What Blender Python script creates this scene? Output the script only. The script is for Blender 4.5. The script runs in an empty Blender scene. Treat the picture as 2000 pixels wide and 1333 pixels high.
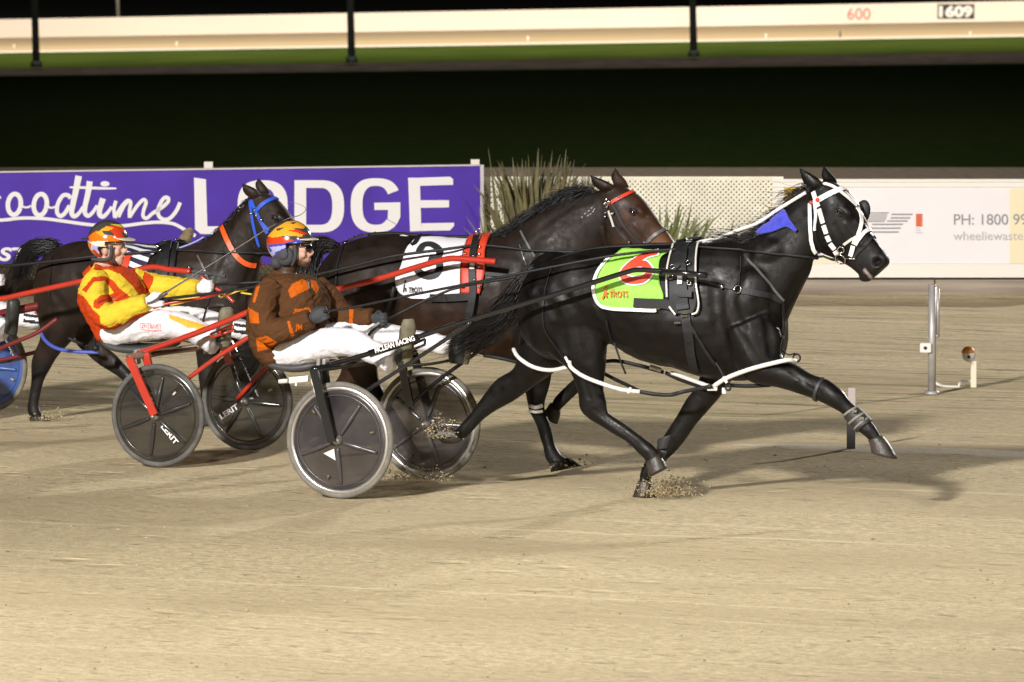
import bpy, bmesh, math, random
from mathutils import Vector, Matrix, noise
from mathutils.bvhtree import BVHTree

# ------------------------------------------------------------------ camera, sky, floodlights, exposure
scene = bpy.context.scene
COL = scene.collection
random.seed(7)
F = 200.0 / 36.0 * 2000.0            # focal length in photo pixels (photo 2000 wide)
CAMZ = 3.26
PITCH = math.radians(3.93)
cam = bpy.data.cameras.new('camera')
cam.lens = 200; cam.sensor_width = 36; cam.clip_end = 2000; cam.clip_start = 0.5
cam.dof.use_dof = True; cam.dof.focus_distance = 34.3; cam.dof.aperture_fstop = 8.0
cam_o = bpy.data.objects.new('camera', cam); COL.objects.link(cam_o)
cam_o.location = (0, 0, CAMZ); cam_o.rotation_euler = (math.radians(90) - PITCH, 0, 0)
scene.camera = cam_o
w = bpy.data.worlds.new('World'); scene.world = w; w.use_nodes = True
nt = w.node_tree
sky = nt.nodes.new('ShaderNodeTexSky'); sky.sky_type = 'NISHITA'; sky.sun_disc = False
sky.sun_elevation = math.radians(-8); sky.sun_rotation = math.radians(200)
bgn = nt.nodes['Background']; bgn.inputs['Strength'].default_value = 0.05
nt.links.new(sky.outputs[0], bgn.inputs['Color'])
scene.view_settings.view_transform = 'Standard'; scene.view_settings.look = 'None'
scene.view_settings.exposure = 0.0; scene.view_settings.gamma = 1.0
scene.cycles.max_bounces = 6; scene.cycles.transparent_max_bounces = 12
scene.cycles.caustics_reflective = False; scene.cycles.caustics_refractive = False

def flood(name, loc, aim, power, half, blend, size=0.6, color=(1, .965, .925)):
    l = bpy.data.lights.new(name, 'SPOT'); l.energy = power; l.spot_size = math.radians(half * 2)
    l.spot_blend = blend; l.shadow_soft_size = size; l.color = color
    o = bpy.data.objects.new(name, l); COL.objects.link(o); o.location = loc
    d = Vector(aim) - Vector(loc); o.rotation_euler = d.to_track_quat('-Z', 'Y').to_euler()
    return o
# race-night floodlight masts: grandstand side (key), grandstand side further right (fill), infield side (back light); the last lamp is an added infield fill
flood('floodlight', (-30, -28, 28), (0.3, 45, 0.5), 350000, 13.5, 1.0, 2.0)
flood('floodlight', (-15, 10, 21), (0, 25.5, 0), 32000, 14.5, 1.0, 0.6)
flood('floodlight', (30, -22, 24), (0, 41, 0.5), 46000, 10.5, 1.0, 2.0)
flood('floodlight', (30, 80, 17), (-1, 38, 0.5), 72000, 14, 0.7, 0.5)
flood('floodlight', (0, -40, 30), (0, 126, 0), 620000, 6.5, 1.0, 0.8)  # added lamp standing in for stray light, brightens the dark infield only
def far_flood(x, power):
    l = bpy.data.lights.new('far_floodlight', 'AREA'); l.shape = 'RECTANGLE'; l.size = 30; l.size_y = 1.5
    l.energy = power; l.color = (1, .92, .8)
    o = bpy.data.objects.new('far_floodlight', l); COL.objects.link(o)
    o.location = (x, 177.5, 38); o.rotation_euler = (math.radians(90), 0, 0)
    o.rotation_euler = Vector((0, 1, -0.11)).to_track_quat('-Z', 'Y').to_euler()
far_flood(-22, 54000); far_flood(22, 54000)

# ------------------------------------------------------------------ pixel <-> world
cp, sp_ = math.cos(PITCH), math.sin(PITCH)
C0 = Vector((0, 0, CAMZ))
def ray(px, py):
    x = (px - 1000.0) / F; y = -(py - 666.0) / F
    # camera axes: right=X, up=(0,sin p,cos p), forward=(0,cos p,-sin p)
    return Vector((x, cp + y * sp_, -sp_ + y * cp))
def at(px, py, Y):
    d = ray(px, py); return C0 + d * (Y / d.y)
def ground(px, py, z=0.0):
    d = ray(px, py); return C0 + d * ((z - CAMZ) / d.z)
def pix(p):
    d = Vector(p) - C0
    f = d.y * cp - d.z * sp_; u = d.y * sp_ + d.z * cp
    return 1000 + F * d.x / f, 666 - F * u / f
class Plane:
    def __init__(s, ax, ay, theta):
        t = math.radians(theta); s.A = Vector((ax, ay, 0)); s.h = Vector((math.cos(t), -math.sin(t), 0))
        s.n = Vector((-math.sin(t), -math.cos(t), 0))
    def P(s, px, py, off=0.0):
        d = ray(px, py); a = s.A + s.n * off
        return C0 + d * ((a - C0).dot(s.n) / d.dot(s.n))
    def mir(s, p):
        return p - s.n * (2 * (p - s.A).dot(s.n))
    def loc(s, a, off, z):
        return s.A + s.h * a + s.n * off + Vector((0, 0, z))

# ------------------------------------------------------------------ materials
MATS = {}
def setin(b, k, v):
    if k in b.inputs: b.inputs[k].default_value = v
def mat(name, col, rough=0.6, metal=0.0, var=0.0, scale=30.0, bump=0.0, bscale=None, spec=0.5, col2=None, stretch=None, sheen=0.0, coat=0.0, alpha=1.0):
    m = bpy.data.materials.new(name); m.use_nodes = True
    t = m.node_tree; b = t.nodes['Principled BSDF']
    setin(b, 'Roughness', rough); setin(b, 'Metallic', metal); setin(b, 'Specular IOR Level', spec)
    setin(b, 'Sheen Weight', sheen); setin(b, 'Coat Weight', coat); setin(b, 'Alpha', alpha)
    if sheen: setin(b, 'Sheen Roughness', 0.5)
    c = tuple(col) + (1,)
    b.inputs['Base Color'].default_value = c
    if var or bump or col2:
        tc = t.nodes.new('ShaderNodeTexCoord'); mp = t.nodes.new('ShaderNodeMapping')
        t.links.new(tc.outputs['Object'], mp.inputs['Vector'])
        if stretch: mp.inputs['Scale'].default_value = stretch
    if var or col2:
        n = t.nodes.new('ShaderNodeTexNoise'); n.inputs['Scale'].default_value = scale; n.inputs['Detail'].default_value = 5
        t.links.new(mp.outputs[0], n.inputs['Vector'])
        r = t.nodes.new('ShaderNodeValToRGB'); t.links.new(n.outputs['Fac'], r.inputs['Fac'])
        c2 = col2 if col2 else tuple(x * (1 + var) for x in col)
        c1 = col if col2 else tuple(x * (1 - var) for x in col)
        r.color_ramp.elements[0].position = .32; r.color_ramp.elements[1].position = .68
        r.color_ramp.elements[0].color = tuple(c1) + (1,); r.color_ramp.elements[1].color = tuple(c2) + (1,)
        t.links.new(r.outputs[0], b.inputs['Base Color'])
    if bump:
        n2 = t.nodes.new('ShaderNodeTexNoise'); n2.inputs['Scale'].default_value = bscale or scale * 3; n2.inputs['Detail'].default_value = 4
        t.links.new(mp.outputs[0], n2.inputs['Vector'])
        bp = t.nodes.new('ShaderNodeBump'); bp.inputs['Strength'].default_value = bump; bp.inputs['Distance'].default_value = 0.01
        t.links.new(n2.outputs['Fac'], bp.inputs['Height']); t.links.new(bp.outputs[0], b.inputs['Normal'])
    MATS[name] = m
    return m

def attr_mat(name, rough, attr='coat', spec=0.5, sheen=0.0, bump=0.0, bscale=80, var=.35, vscale=12, rvar=0.0):
    """colour comes from a stored per-vertex coat/cloth colour, broken up with noise"""
    m = bpy.data.materials.new(name); m.use_nodes = True; t = m.node_tree; b = t.nodes['Principled BSDF']
    a = t.nodes.new('ShaderNodeAttribute'); a.attribute_name = attr
    tc = t.nodes.new('ShaderNodeTexCoord'); n = t.nodes.new('ShaderNodeTexNoise'); n.inputs['Scale'].default_value = vscale; n.inputs['Detail'].default_value = 6
    t.links.new(tc.outputs['Object'], n.inputs['Vector'])
    mr = t.nodes.new('ShaderNodeMapRange'); mr.inputs['From Min'].default_value = .3; mr.inputs['From Max'].default_value = .7
    mr.inputs['To Min'].default_value = 1 - var; mr.inputs['To Max'].default_value = 1 + var
    t.links.new(n.outputs['Fac'], mr.inputs['Value'])
    mx = t.nodes.new('ShaderNodeVectorMath'); mx.operation = 'SCALE'
    t.links.new(a.outputs['Color'], mx.inputs[0]); t.links.new(mr.outputs[0], mx.inputs['Scale'])
    t.links.new(mx.outputs[0], b.inputs['Base Color'])
    setin(b, 'Roughness', rough); setin(b, 'Specular IOR Level', spec); setin(b, 'Sheen Weight', sheen)
    if rvar:
        n3 = t.nodes.new('ShaderNodeTexNoise'); n3.inputs['Scale'].default_value = 11; n3.inputs['Detail'].default_value = 9; n3.inputs['Roughness'].default_value = .78
        t.links.new(tc.outputs['Object'], n3.inputs['Vector']); m3 = t.nodes.new('ShaderNodeMapRange')
        m3.inputs['From Min'].default_value = .38; m3.inputs['From Max'].default_value = .62; m3.inputs['To Min'].default_value = rough - rvar; m3.inputs['To Max'].default_value = rough + rvar
        t.links.new(n3.outputs['Fac'], m3.inputs['Value']); t.links.new(m3.outputs[0], b.inputs['Roughness'])
    if bump:
        n2 = t.nodes.new('ShaderNodeTexNoise'); n2.inputs['Scale'].default_value = bscale; n2.inputs['Detail'].default_value = 4
        t.links.new(tc.outputs['Object'], n2.inputs['Vector'])
        bp = t.nodes.new('ShaderNodeBump'); bp.inputs['Strength'].default_value = bump; bp.inputs['Distance'].default_value = 0.01
        t.links.new(n2.outputs['Fac'], bp.inputs['Height']); t.links.new(bp.outputs[0], b.inputs['Normal'])
    MATS[name] = m
    return m

# ------------------------------------------------------------------ mesh helpers
def tag(o, label=None, cat=None, group=None, kind=None):
    if label: o['label'] = label
    if cat: o['category'] = cat
    if group: o['group'] = group
    if kind: o['kind'] = kind
    return o
def empty(name, loc):
    o = bpy.data.objects.new(name, None); COL.objects.link(o); o.location = loc; o.empty_display_size = .1
    return o
class MB:
    def __init__(s): s.v = []; s.f = []; s.m = []; s.sm = []
    def add(s, vs, fs, mi=0, smooth=True):
        b = len(s.v); s.v += [Vector(p) for p in vs]
        for f in fs: s.f.append(tuple(i + b for i in f)); s.m.append(mi); s.sm.append(smooth)
    def merge(s, o, mi=None):
        b = len(s.v); s.v += o.v
        for f, m_, q in zip(o.f, o.m, o.sm): s.f.append(tuple(i + b for i in f)); s.m.append(m_ if mi is None else mi); s.sm.append(q)
    def mirror(s, pl):
        b = len(s.v); n = len(s.f); s.v += [pl.mir(p) for p in s.v]
        for k in range(n): s.f.append(tuple(i + b for i in reversed(s.f[k]))); s.m.append(s.m[k]); s.sm.append(s.sm[k])
    def quad(s, a, b, c, d, mi=0): s.add([a, b, c, d], [(0, 1, 2, 3)], mi, False)
    def box(s, c, hx, hy, hz, mi=0, X=Vector((1, 0, 0)), Y=Vector((0, 1, 0)), Z=Vector((0, 0, 1)), bev=0.0):
        c = Vector(c)
        if bev <= 0:
            vs = [c + X * hx * a + Y * hy * b + Z * hz * d for d in (-1, 1) for b in (-1, 1) for a in (-1, 1)]
            s.add(vs, [(0, 2, 3, 1), (4, 5, 7, 6), (0, 1, 5, 4), (2, 6, 7, 3), (0, 4, 6, 2), (1, 3, 7, 5)], mi, False)
        else:
            bm = bmesh.new(); bmesh.ops.create_cube(bm, size=2)
            for v in bm.verts: v.co = Vector((v.co.x * hx, v.co.y * hy, v.co.z * hz))
            bmesh.ops.bevel(bm, geom=bm.edges[:], offset=bev, segments=2, affect='EDGES', profile=.5)
            bm.verts.index_update()
            s.add([c + X * v.co.x + Y * v.co.y + Z * v.co.z for v in bm.verts], [tuple(v.index for v in f.verts) for f in bm.faces], mi, False)
            bm.free()
    def tube(s, pts, r, seg=10, mi=0, cap=True, smooth=True, flat=1.0, up=None):
        pts = [Vector(p) for p in pts]; n = len(pts)
        rs = r if isinstance(r, (list, tuple)) else [r] * n
        rings = []; prev = None
        for i, p in enumerate(pts):
            t = (pts[min(i + 1, n - 1)] - pts[max(i - 1, 0)])
            if t.length < 1e-9: t = Vector((0, 0, 1))
            t.normalize()
            if prev is None:
                a = up if up else (Vector((0, 0, 1)) if abs(t.z) < .9 else Vector((1, 0, 0)))
            else: a = prev
            u = a - t * a.dot(t)
            if u.length < 1e-6: u = t.orthogonal()
            u.normalize(); prev = u; v = t.cross(u)
            rings.append([p + u * (rs[i] * math.cos(2 * math.pi * k / seg)) + v * (rs[i] * flat * math.sin(2 * math.pi * k / seg)) for k in range(seg)])
        s.rings(rings, mi, cap, smooth)
    def rings(s, rings, mi=0, cap=True, smooth=True):
        seg = len(rings[0]); vs = [p for r in rings for p in r]; fs = []
        for i in range(len(rings) - 1):
            for k in range(seg):
                a = i * seg + k; b = i * seg + (k + 1) % seg
                fs.append((a, b, b + seg, a + seg))
        if cap:
            vs.append(sum(rings[0], Vector()) / seg); vs.append(sum(rings[-1], Vector()) / seg)
            c0 = len(vs) - 2; c1 = len(vs) - 1; o = (len(rings) - 1) * seg
            for k in range(seg):
                fs.append((c0, (k + 1) % seg, k)); fs.append((c1, o + k, o + (k + 1) % seg))
        s.add(vs, fs, mi, smooth)
    def sphere(s, c, r, mi=0, X=None, Y=None, Z=None, seg=16, rg=10):
        c = Vector(c); rx, ry, rz = (r, r, r) if not isinstance(r, (tuple, list)) else r
        X = X or Vector((1, 0, 0)); Y = Y or Vector((0, 1, 0)); Z = Z or Vector((0, 0, 1))
        vs = [c + Z * rz]; fs = []
        for i in range(1, rg):
            ph = math.pi * i / rg
            for k in range(seg):
                th = 2 * math.pi * k / seg
                vs.append(c + X * (rx * math.sin(ph) * math.cos(th)) + Y * (ry * math.sin(ph) * math.sin(th)) + Z * (rz * math.cos(ph)))
        vs.append(c - Z * rz)
        for k in range(seg): fs.append((0, 1 + k, 1 + (k + 1) % seg))
        for i in range(rg - 2):
            for k in range(seg):
                a = 1 + i * seg + k; b = 1 + i * seg + (k + 1) % seg; fs.append((a, a + seg, b + seg, b))
        o = 1 + (rg - 2) * seg
        for k in range(seg): fs.append((o + k, len(vs) - 1, o + (k + 1) % seg))
        s.add(vs, fs, mi, True)
    def ring(s, c, axis, R, r, mi=0, seg=24, k=6):
        c = Vector(c); axis = Vector(axis).normalized(); u = axis.orthogonal().normalized(); v = axis.cross(u); vs = []; fs = []
        for i in range(seg):
            a = 2 * math.pi * i / seg; d = u * math.cos(a) + v * math.sin(a)
            for j in range(k):
                b = 2 * math.pi * j / k; vs.append(c + d * (R + r * math.cos(b)) + axis * (r * math.sin(b)))
        for i in range(seg):
            for j in range(k):
                fs.append((i * k + j, ((i + 1) % seg) * k + j, ((i + 1) % seg) * k + (j + 1) % k, i * k + (j + 1) % k))
        s.add(vs, fs, mi, True)
    def build(s, name, mats, parent=None, origin=None):
        me = bpy.data.meshes.new(name)
        org = Vector(origin) if origin is not None else Vector((0, 0, 0))
        if parent is not None and origin is None: org = parent.matrix_basis.translation.copy() if parent.parent is None else Vector((0, 0, 0))
        me.from_pydata([p - org for p in s.v], [], s.f)
        for p, mi, q in zip(me.polygons, s.m, s.sm): p.material_index = mi; p.use_smooth = q
        for m_ in (mats if isinstance(mats, (list, tuple)) else [mats]): me.materials.append(m_)
        me.update()
        o = bpy.data.objects.new(name, me); COL.objects.link(o)
        if parent is not None:
            o.parent = parent
            if parent.parent is not None:   # sub-part: vertices are world coords, parents carry the offset
                q = parent
                off = Vector((0, 0, 0))
                while q is not None: off += q.location; q = q.parent
                o.location = -off
        else: o.location = org
        return o

    def pieces(s):
        par = list(range(len(s.v)))
        def fd(x):
            while par[x] != x: par[x] = par[par[x]]; x = par[x]
            return x
        for f in s.f:
            r = fd(f[0])
            for i in f[1:]: par[fd(i)] = r
        out = {}
        for k, f in enumerate(s.f): out.setdefault(fd(f[0]), []).append(k)
        res = []
        for ks in out.values():
            m_ = MB(); mp = {}
            for k in ks:
                g = []
                for i in s.f[k]:
                    if i not in mp: mp[i] = len(m_.v); m_.v.append(s.v[i])
                    g.append(mp[i])
                m_.f.append(tuple(g)); m_.m.append(s.m[k]); m_.sm.append(s.sm[k])
            res.append(m_)
        return res
    def build_each(s, name, mats, parent=None):
        return [q.build(name, mats, parent) for q in s.pieces()]

def catmull(pts, n=4):
    """pts: list of tuples of floats / Vectors"""
    out = []; m_ = len(pts)
    for i in range(m_ - 1):
        p0 = pts[max(i - 1, 0)]; p1 = pts[i]; p2 = pts[i + 1]; p3 = pts[min(i + 2, m_ - 1)]
        for k in range(n):
            t = k / n
            out.append(tuple(0.5 * (2 * b + (c - a) * t + (2 * a - 5 * b + 4 * c - d) * t * t + (3 * b - a - 3 * c + d) * t ** 3) for a, b, c, d in zip(p0, p1, p2, p3)))
    out.append(tuple(pts[-1]))
    return out
def cv(pts, n=6): return [Vector(p) for p in catmull([tuple(p) for p in pts], n)]

def loft(mb, pl, st, off=0.0, e=2.0, seg=20, sub=4, mi=0, twist=0.0, bias=0.0):
    """st: (frontx,fronty,backx,backy,halfwidth[,off]) traced stations"""
    S = [tuple(s) if len(s) > 5 else tuple(s) + (off,) for s in st]
    rings = []
    for s in catmull(S, sub):
        a = pl.P(s[0], s[1], s[5]); b = pl.P(s[2], s[3], s[5]); c = (a + b) / 2; v = (a - b) / 2
        r = []
        for k in range(seg):
            t = 2 * math.pi * k / seg; cs, sn = math.cos(t), math.sin(t)
            cs2 = math.copysign(abs(cs) ** (2 / e), cs); sn2 = math.copysign(abs(sn) ** (2 / e), sn)
            r.append(c + v * (cs2 + bias * sn * sn) + pl.n * (s[4] * sn2))
        rings.append(r)
    mb.rings(rings, mi)

def remesh(mb, voxel=0.01, smooth=4, fac=0.5):
    """union of overlapping closed shapes -> one continuous surface"""
    me = bpy.data.meshes.new('tmp'); me.from_pydata(mb.v, [], mb.f); me.update()
    o = bpy.data.objects.new('tmp', me); COL.objects.link(o)
    md = o.modifiers.new('r', 'REMESH'); md.mode = 'VOXEL'; md.voxel_size = voxel; md.adaptivity = 0
    if smooth:
        ms = o.modifiers.new('s', 'SMOOTH'); ms.factor = fac; ms.iterations = smooth
    dg = bpy.context.evaluated_depsgraph_get()
    ev = o.evaluated_get(dg); me2 = bpy.data.meshes.new_from_object(ev)
    bpy.data.objects.remove(o); bpy.data.meshes.remove(me)
    for p in me2.polygons: p.use_smooth = True
    me2.materials.clear()
    return me2
def mesh_to_obj(me, name, mats, origin, parent=None):
    me.name = name
    me.transform(Matrix.Translation(-Vector(origin)))
    for m_ in (mats if isinstance(mats, (list, tuple)) else [mats]): me.materials.append(m_)
    o = bpy.data.objects.new(name, me); COL.objects.link(o)
    if parent is None: o.location = origin
    else: o.parent = parent
    return o
def bvh_of(me, origin=(0, 0, 0)):
    o = Vector(origin)
    return BVHTree.FromPolygons([v.co + o for v in me.vertices], [tuple(p.vertices) for p in me.polygons])
class Skin:
    """surface of a figure that straps and cloths are laid on"""
    def __init__(s, bvh, pl): s.b = bvh; s.pl = pl
    def hit(s, px, py, lift=0.0, off=.2):
        d = ray(px, py).normalized(); q = s.b.ray_cast(C0, d)
        if q[0] is None:
            p = s.pl.P(px, py, 0.0); r = s.b.find_nearest(p)
            nn = (p - r[0]); nn = nn.normalized() if nn.length > 1e-6 else s.pl.n
            return r[0] + nn * lift, nn
        return q[0] + q[1] * lift, q[1]
def inside(px, py, poly):
    c = False; j = len(poly) - 1
    for i in range(len(poly)):
        xi, yi = poly[i]; xj, yj = poly[j]
        if (yi > py) != (yj > py) and px < (xj - xi) * (py - yi) / (yj - yi) + xi: c = not c
        j = i
    return c
def strap(mb, sk, pts, width, lift=0.008, th=0.006, mi=0, n=6, mir=False, closed=False):
    P = catmull(pts, n); H = [sk.hit(p[0], p[1], lift) for p in P]
    ribbon(mb, [h[0] for h in H], [h[1] for h in H], width, th, mi)
    if mir:
        ribbon(mb, [sk.pl.mir(h[0]) for h in H], [(sk.pl.mir(h[0] + h[1]) - sk.pl.mir(h[0])) for h in H], width, th, mi)
    return H
def ribbon(mb, pts, nrm, width, th, mi=0):
    rings = []
    for i, p in enumerate(pts):
        t = (pts[min(i + 1, len(pts) - 1)] - pts[max(i - 1, 0)]).normalized()
        nn = nrm[i] if isinstance(nrm, (list, tuple)) else nrm
        s_ = nn.cross(t)
        if s_.length < 1e-6: s_ = t.orthogonal()
        s_.normalize(); nn = t.cross(s_).normalized()
        wd = width[i] if isinstance(width, (list, tuple)) else width
        rings.append([p + s_ * wd / 2 + nn * th / 2, p - s_ * wd / 2 + nn * th / 2, p - s_ * wd / 2 - nn * th / 2, p + s_ * wd / 2 - nn * th / 2])
    mb.rings(rings, mi, True, False)

def glyph(txt, bold=0.0, shear=0.0, spacing=1.0):
    """outline of built-in lettering as triangles in a unit box"""
    cu = bpy.data.curves.new('t', 'FONT'); cu.body = txt; cu.offset = bold; cu.shear = shear; cu.resolution_u = 6; cu.space_character = spacing
    o = bpy.data.objects.new('t', cu); COL.objects.link(o)
    dg = bpy.context.evaluated_depsgraph_get(); me = bpy.data.meshes.new_from_object(o.evaluated_get(dg))
    vs = [v.co.copy() for v in me.vertices]; fs = [tuple(p.vertices) for p in me.polygons]
    bpy.data.objects.remove(o); bpy.data.curves.remove(cu); bpy.data.meshes.remove(me)
    x0 = min(v.x for v in vs); x1 = max(v.x for v in vs); y0 = min(v.y for v in vs); y1 = max(v.y for v in vs)
    return [((v.x - x0) / (x1 - x0), (v.y - y0) / (y1 - y0)) for v in vs], fs
def letter(mb, fn, txt, quad, mi=0, bold=0.0, shear=0.0, spacing=1.0, back=None, fine=0):
    """fn maps a photo pixel to (point, normal); quad = 4 pixel corners BL BR TR TL"""
    uv, fs = glyph(txt, bold, shear, spacing)
    if fine:
        bm = bmesh.new(); vv = [bm.verts.new((u, v, 0)) for u, v in uv]
        for f in fs:
            try: bm.faces.new([vv[i] for i in f])
            except ValueError: pass
        bmesh.ops.triangulate(bm, faces=bm.faces[:])
        for _ in range(fine):
            es = [e for e in bm.edges if e.calc_length() > .12]
            if not es: break
            bmesh.ops.subdivide_edges(bm, edges=es, cuts=1, use_grid_fill=False)
            bmesh.ops.triangulate(bm, faces=bm.faces[:])
        bm.verts.index_update(); uv = [(v.co.x, v.co.y) for v in bm.verts]; fs = [tuple(v.index for v in f.verts) for f in bm.faces]; bm.free()
    BL, BR, TR, TL = quad; out = []
    for u, v in uv:
        px = (1 - u) * (1 - v) * BL[0] + u * (1 - v) * BR[0] + u * v * TR[0] + (1 - u) * v * TL[0]
        py = (1 - u) * (1 - v) * BL[1] + u * (1 - v) * BR[1] + u * v * TR[1] + (1 - u) * v * TL[1]
        out.append(fn(px, py))
    mb.add(out, fs, mi, False)
def rect(x0, y0, x1, y1): return [(x0, y1), (x1, y1), (x1, y0), (x0, y0)]
# ------------------------------------------------------------------ setting: ground sheets
TRK = math.radians(22)           # direction the track runs
def sand_material(name, base, dark, light, streak=1.0, green=0.0, wet=0.0):
    m = bpy.data.materials.new(name); m.use_nodes = True; t = m.node_tree; b = t.nodes['Principled BSDF']
    setin(b, 'Roughness', .9); setin(b, 'Specular IOR Level', .15)
    L = t.links.new; N = t.nodes.new
    tc = N('ShaderNodeTexCoord')
    rot = N('ShaderNodeMapping'); rot.inputs['Rotation'].default_value = (0, 0, TRK); L(tc.outputs['Object'], rot.inputs['Vector'])
    def noise_(scale, sc, det=5, rough=.6):
        mp = N('ShaderNodeMapping'); mp.inputs['Scale'].default_value = sc; L(rot.outputs[0], mp.inputs['Vector'])
        n = N('ShaderNodeTexNoise'); n.inputs['Scale'].default_value = scale; n.inputs['Detail'].default_value = det; n.inputs['Roughness'].default_value = rough
        L(mp.outputs[0], n.inputs['Vector']); return n.outputs['Fac']
    def ramp(f, p0, p1, c0, c1):
        r = N('ShaderNodeValToRGB'); L(f, r.inputs['Fac']); e = r.color_ramp.elements
        e[0].position = p0; e[1].position = p1; e[0].color = c0 + (1,); e[1].color = c1 + (1,); return r.outputs[0]
    def mix(f, a, bb):
        x = N('ShaderNodeMix'); x.data_type = 'RGBA'; L(f, x.inputs[0]); L(a, x.inputs[6])
        if isinstance(bb, tuple): x.inputs[7].default_value = bb + (1,)
        else: L(bb, x.inputs[7])
        return x.outputs[2]
    big = noise_(.5, (.35, 1.2, 1)); fine = noise_(30, (.5, 1, 1), 7, .82); st = noise_(2.2, (.035, 2.2, 1), 4, .7); spk = noise_(13, (.45, 1.3, 1), 2, .5)
    c = ramp(fine, .40, .60, tuple(x * .66 for x in base), tuple(x * 1.25 for x in base))
    hue = noise_(21, (.8, 1, 1), 3, .6); c = mix(ramp(hue, .55, .75, (0, 0, 0), (.5, .5, .5)), c, (base[0] * 1.02, base[1] * .86, base[2] * .85))
    c = mix(ramp(big, .42, .62, (0, 0, 0), (.75, .75, .75)), c, dark)
    c = mix(ramp(st, .60, .65, (0, 0, 0), (.7 * streak,) * 3), c, light)
    c = mix(ramp(spk, .63, .70, (0, 0, 0), (.75, .75, .75)), c, tuple(x * .42 for x in base))
    if green:
        sx = N('ShaderNodeSeparateXYZ'); L(tc.outputs['Object'], sx.inputs[0])
        g = noise_(1.1, (.35, 1.6, 1), 6, .7)
        band = N('ShaderNodeMapRange'); band.interpolation_type = 'SMOOTHSTEP'; L(sx.outputs['Y'], band.inputs['Value'])
        band.inputs['From Min'].default_value = 37.6; band.inputs['From Max'].default_value = 40.2
        ban2 = N('ShaderNodeMapRange'); ban2.interpolation_type = 'SMOOTHSTEP'; L(sx.outputs['Y'], ban2.inputs['Value'])
        ban2.inputs['From Min'].default_value = 44.5; ban2.inputs['From Max'].default_value = 42.0
        mu = N('ShaderNodeMath'); mu.operation = 'MULTIPLY'; L(band.outputs[0], mu.inputs[0]); L(ban2.outputs[0], mu.inputs[1])
        gr = N('ShaderNodeMapRange'); L(g, gr.inputs['Value']); gr.inputs['From Min'].default_value = .5; gr.inputs['From Max'].default_value = .68; gr.inputs['To Max'].default_value = .75
        m2 = N('ShaderNodeMath'); m2.operation = 'MULTIPLY'; L(mu.outputs[0], m2.inputs[0]); L(gr.outputs[0], m2.inputs[1])
        c = mix(m2.outputs[0], c, (.19, .21, .06))
        # beyond the racing line the ground is rough: stones, twigs and dead weeds
        ro = noise_(3.6, (.20, 3.2, 1), 5, .62)
        bnd = N('ShaderNodeMapRange'); L(sx.outputs['Y'], bnd.inputs['Value']); bnd.inputs['From Min'].default_value = 37.3; bnd.inputs['From Max'].default_value = 41
        rr = N('ShaderNodeMapRange'); L(ro, rr.inputs['Value']); rr.inputs['From Min'].default_value = .55; rr.inputs['From Max'].default_value = .64; rr.inputs['To Max'].default_value = .85
        m3 = N('ShaderNodeMath'); m3.operation = 'MULTIPLY'; L(bnd.outputs[0], m3.inputs[0]); L(rr.outputs[0], m3.inputs[1])
        c = mix(m3.outputs[0], c, (.15, .105, .055))
    L(c, b.inputs['Base Color'])
    bp = N('ShaderNodeBump'); bp.inputs['Strength'].default_value = .55; bp.inputs['Distance'].default_value = .02
    ad = N('ShaderNodeMath'); ad.operation = 'ADD'; L(fine, ad.inputs[0]); L(spk, ad.inputs[1])
    vm = N('ShaderNodeMapping'); vm.inputs['Scale'].default_value = (.75, 1, 1); L(rot.outputs[0], vm.inputs['Vector'])
    vo = N('ShaderNodeTexVoronoi'); vo.inputs['Scale'].default_value = 2.3; L(vm.outputs[0], vo.inputs['Vector'])
    pit = N('ShaderNodeMapRange'); pit.interpolation_type = 'SMOOTHSTEP'; L(vo.outputs['Distance'], pit.inputs['Value']); pit.inputs['From Min'].default_value = .10; pit.inputs['From Max'].default_value = .24; pit.inputs['To Min'].default_value = -2.2; pit.inputs['To Max'].default_value = 0
    pm = N('ShaderNodeMapRange'); L(noise_(.7, (.5, 1, 1), 2, .5), pm.inputs['Value']); pm.inputs['From Min'].default_value = .5; pm.inputs['From Max'].default_value = .6
    pp = N('ShaderNodeMath'); pp.operation = 'MULTIPLY'; L(pit.outputs[0], pp.inputs[0]); L(pm.outputs[0], pp.inputs[1])
    a2 = N('ShaderNodeMath'); a2.operation = 'ADD'; L(ad.outputs[0], a2.inputs[0]); L(pp.outputs[0], a2.inputs[1]); L(a2.outputs[0], bp.inputs['Height'])
    L(bp.outputs[0], b.inputs['Normal'])
    return m
M_sand = sand_material('sand', (.66, .545, .34), (.52, .415, .25), (.84, .72, .48), 1.0, green=1.0)
M_line = mat('lime_line', (.68, .58, .42), .9, var=.15, scale=20, bump=.3)
M_gravel = mat('gravel', (.46, .36, .25), .95, var=.25, scale=6, bump=.4, bscale=40)
M_infield = mat('infield_grass', (.020, .038, .006), .95, col2=(.042, .060, .010), scale=2.2, bump=.5, bscale=20, spec=.05)
M_fargrass = mat('far_grass', (.035, .058, .008), .95, col2=(.062, .085, .014), scale=.35, spec=.05)
M_farsand = mat('far_sand', (.62, .46, .26), .95, var=.10, scale=.25, stretch=(.1, 1, 1))
M_white = mat('white_paint', (.80, .74, .64), .5, var=.04, scale=4)
M_bank = mat('bank_soil', (.07, .05, .04), .95, var=.3, scale=1.5)

def sheet(name, rows, material, mi_uv=None, sub=1):
    """rows of world points -> quad sheet, structure"""
    mb = MB(); n = len(rows[0]); vs = [p for r in rows for p in r]
    mb.add(vs, [(i * n + k, i * n + k + 1, (i + 1) * n + k + 1, (i + 1) * n + k) for i in range(len(rows) - 1) for k in range(n - 1)], 0, True)
    o = mb.build(name, material); tag(o, kind='structure'); return o
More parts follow.
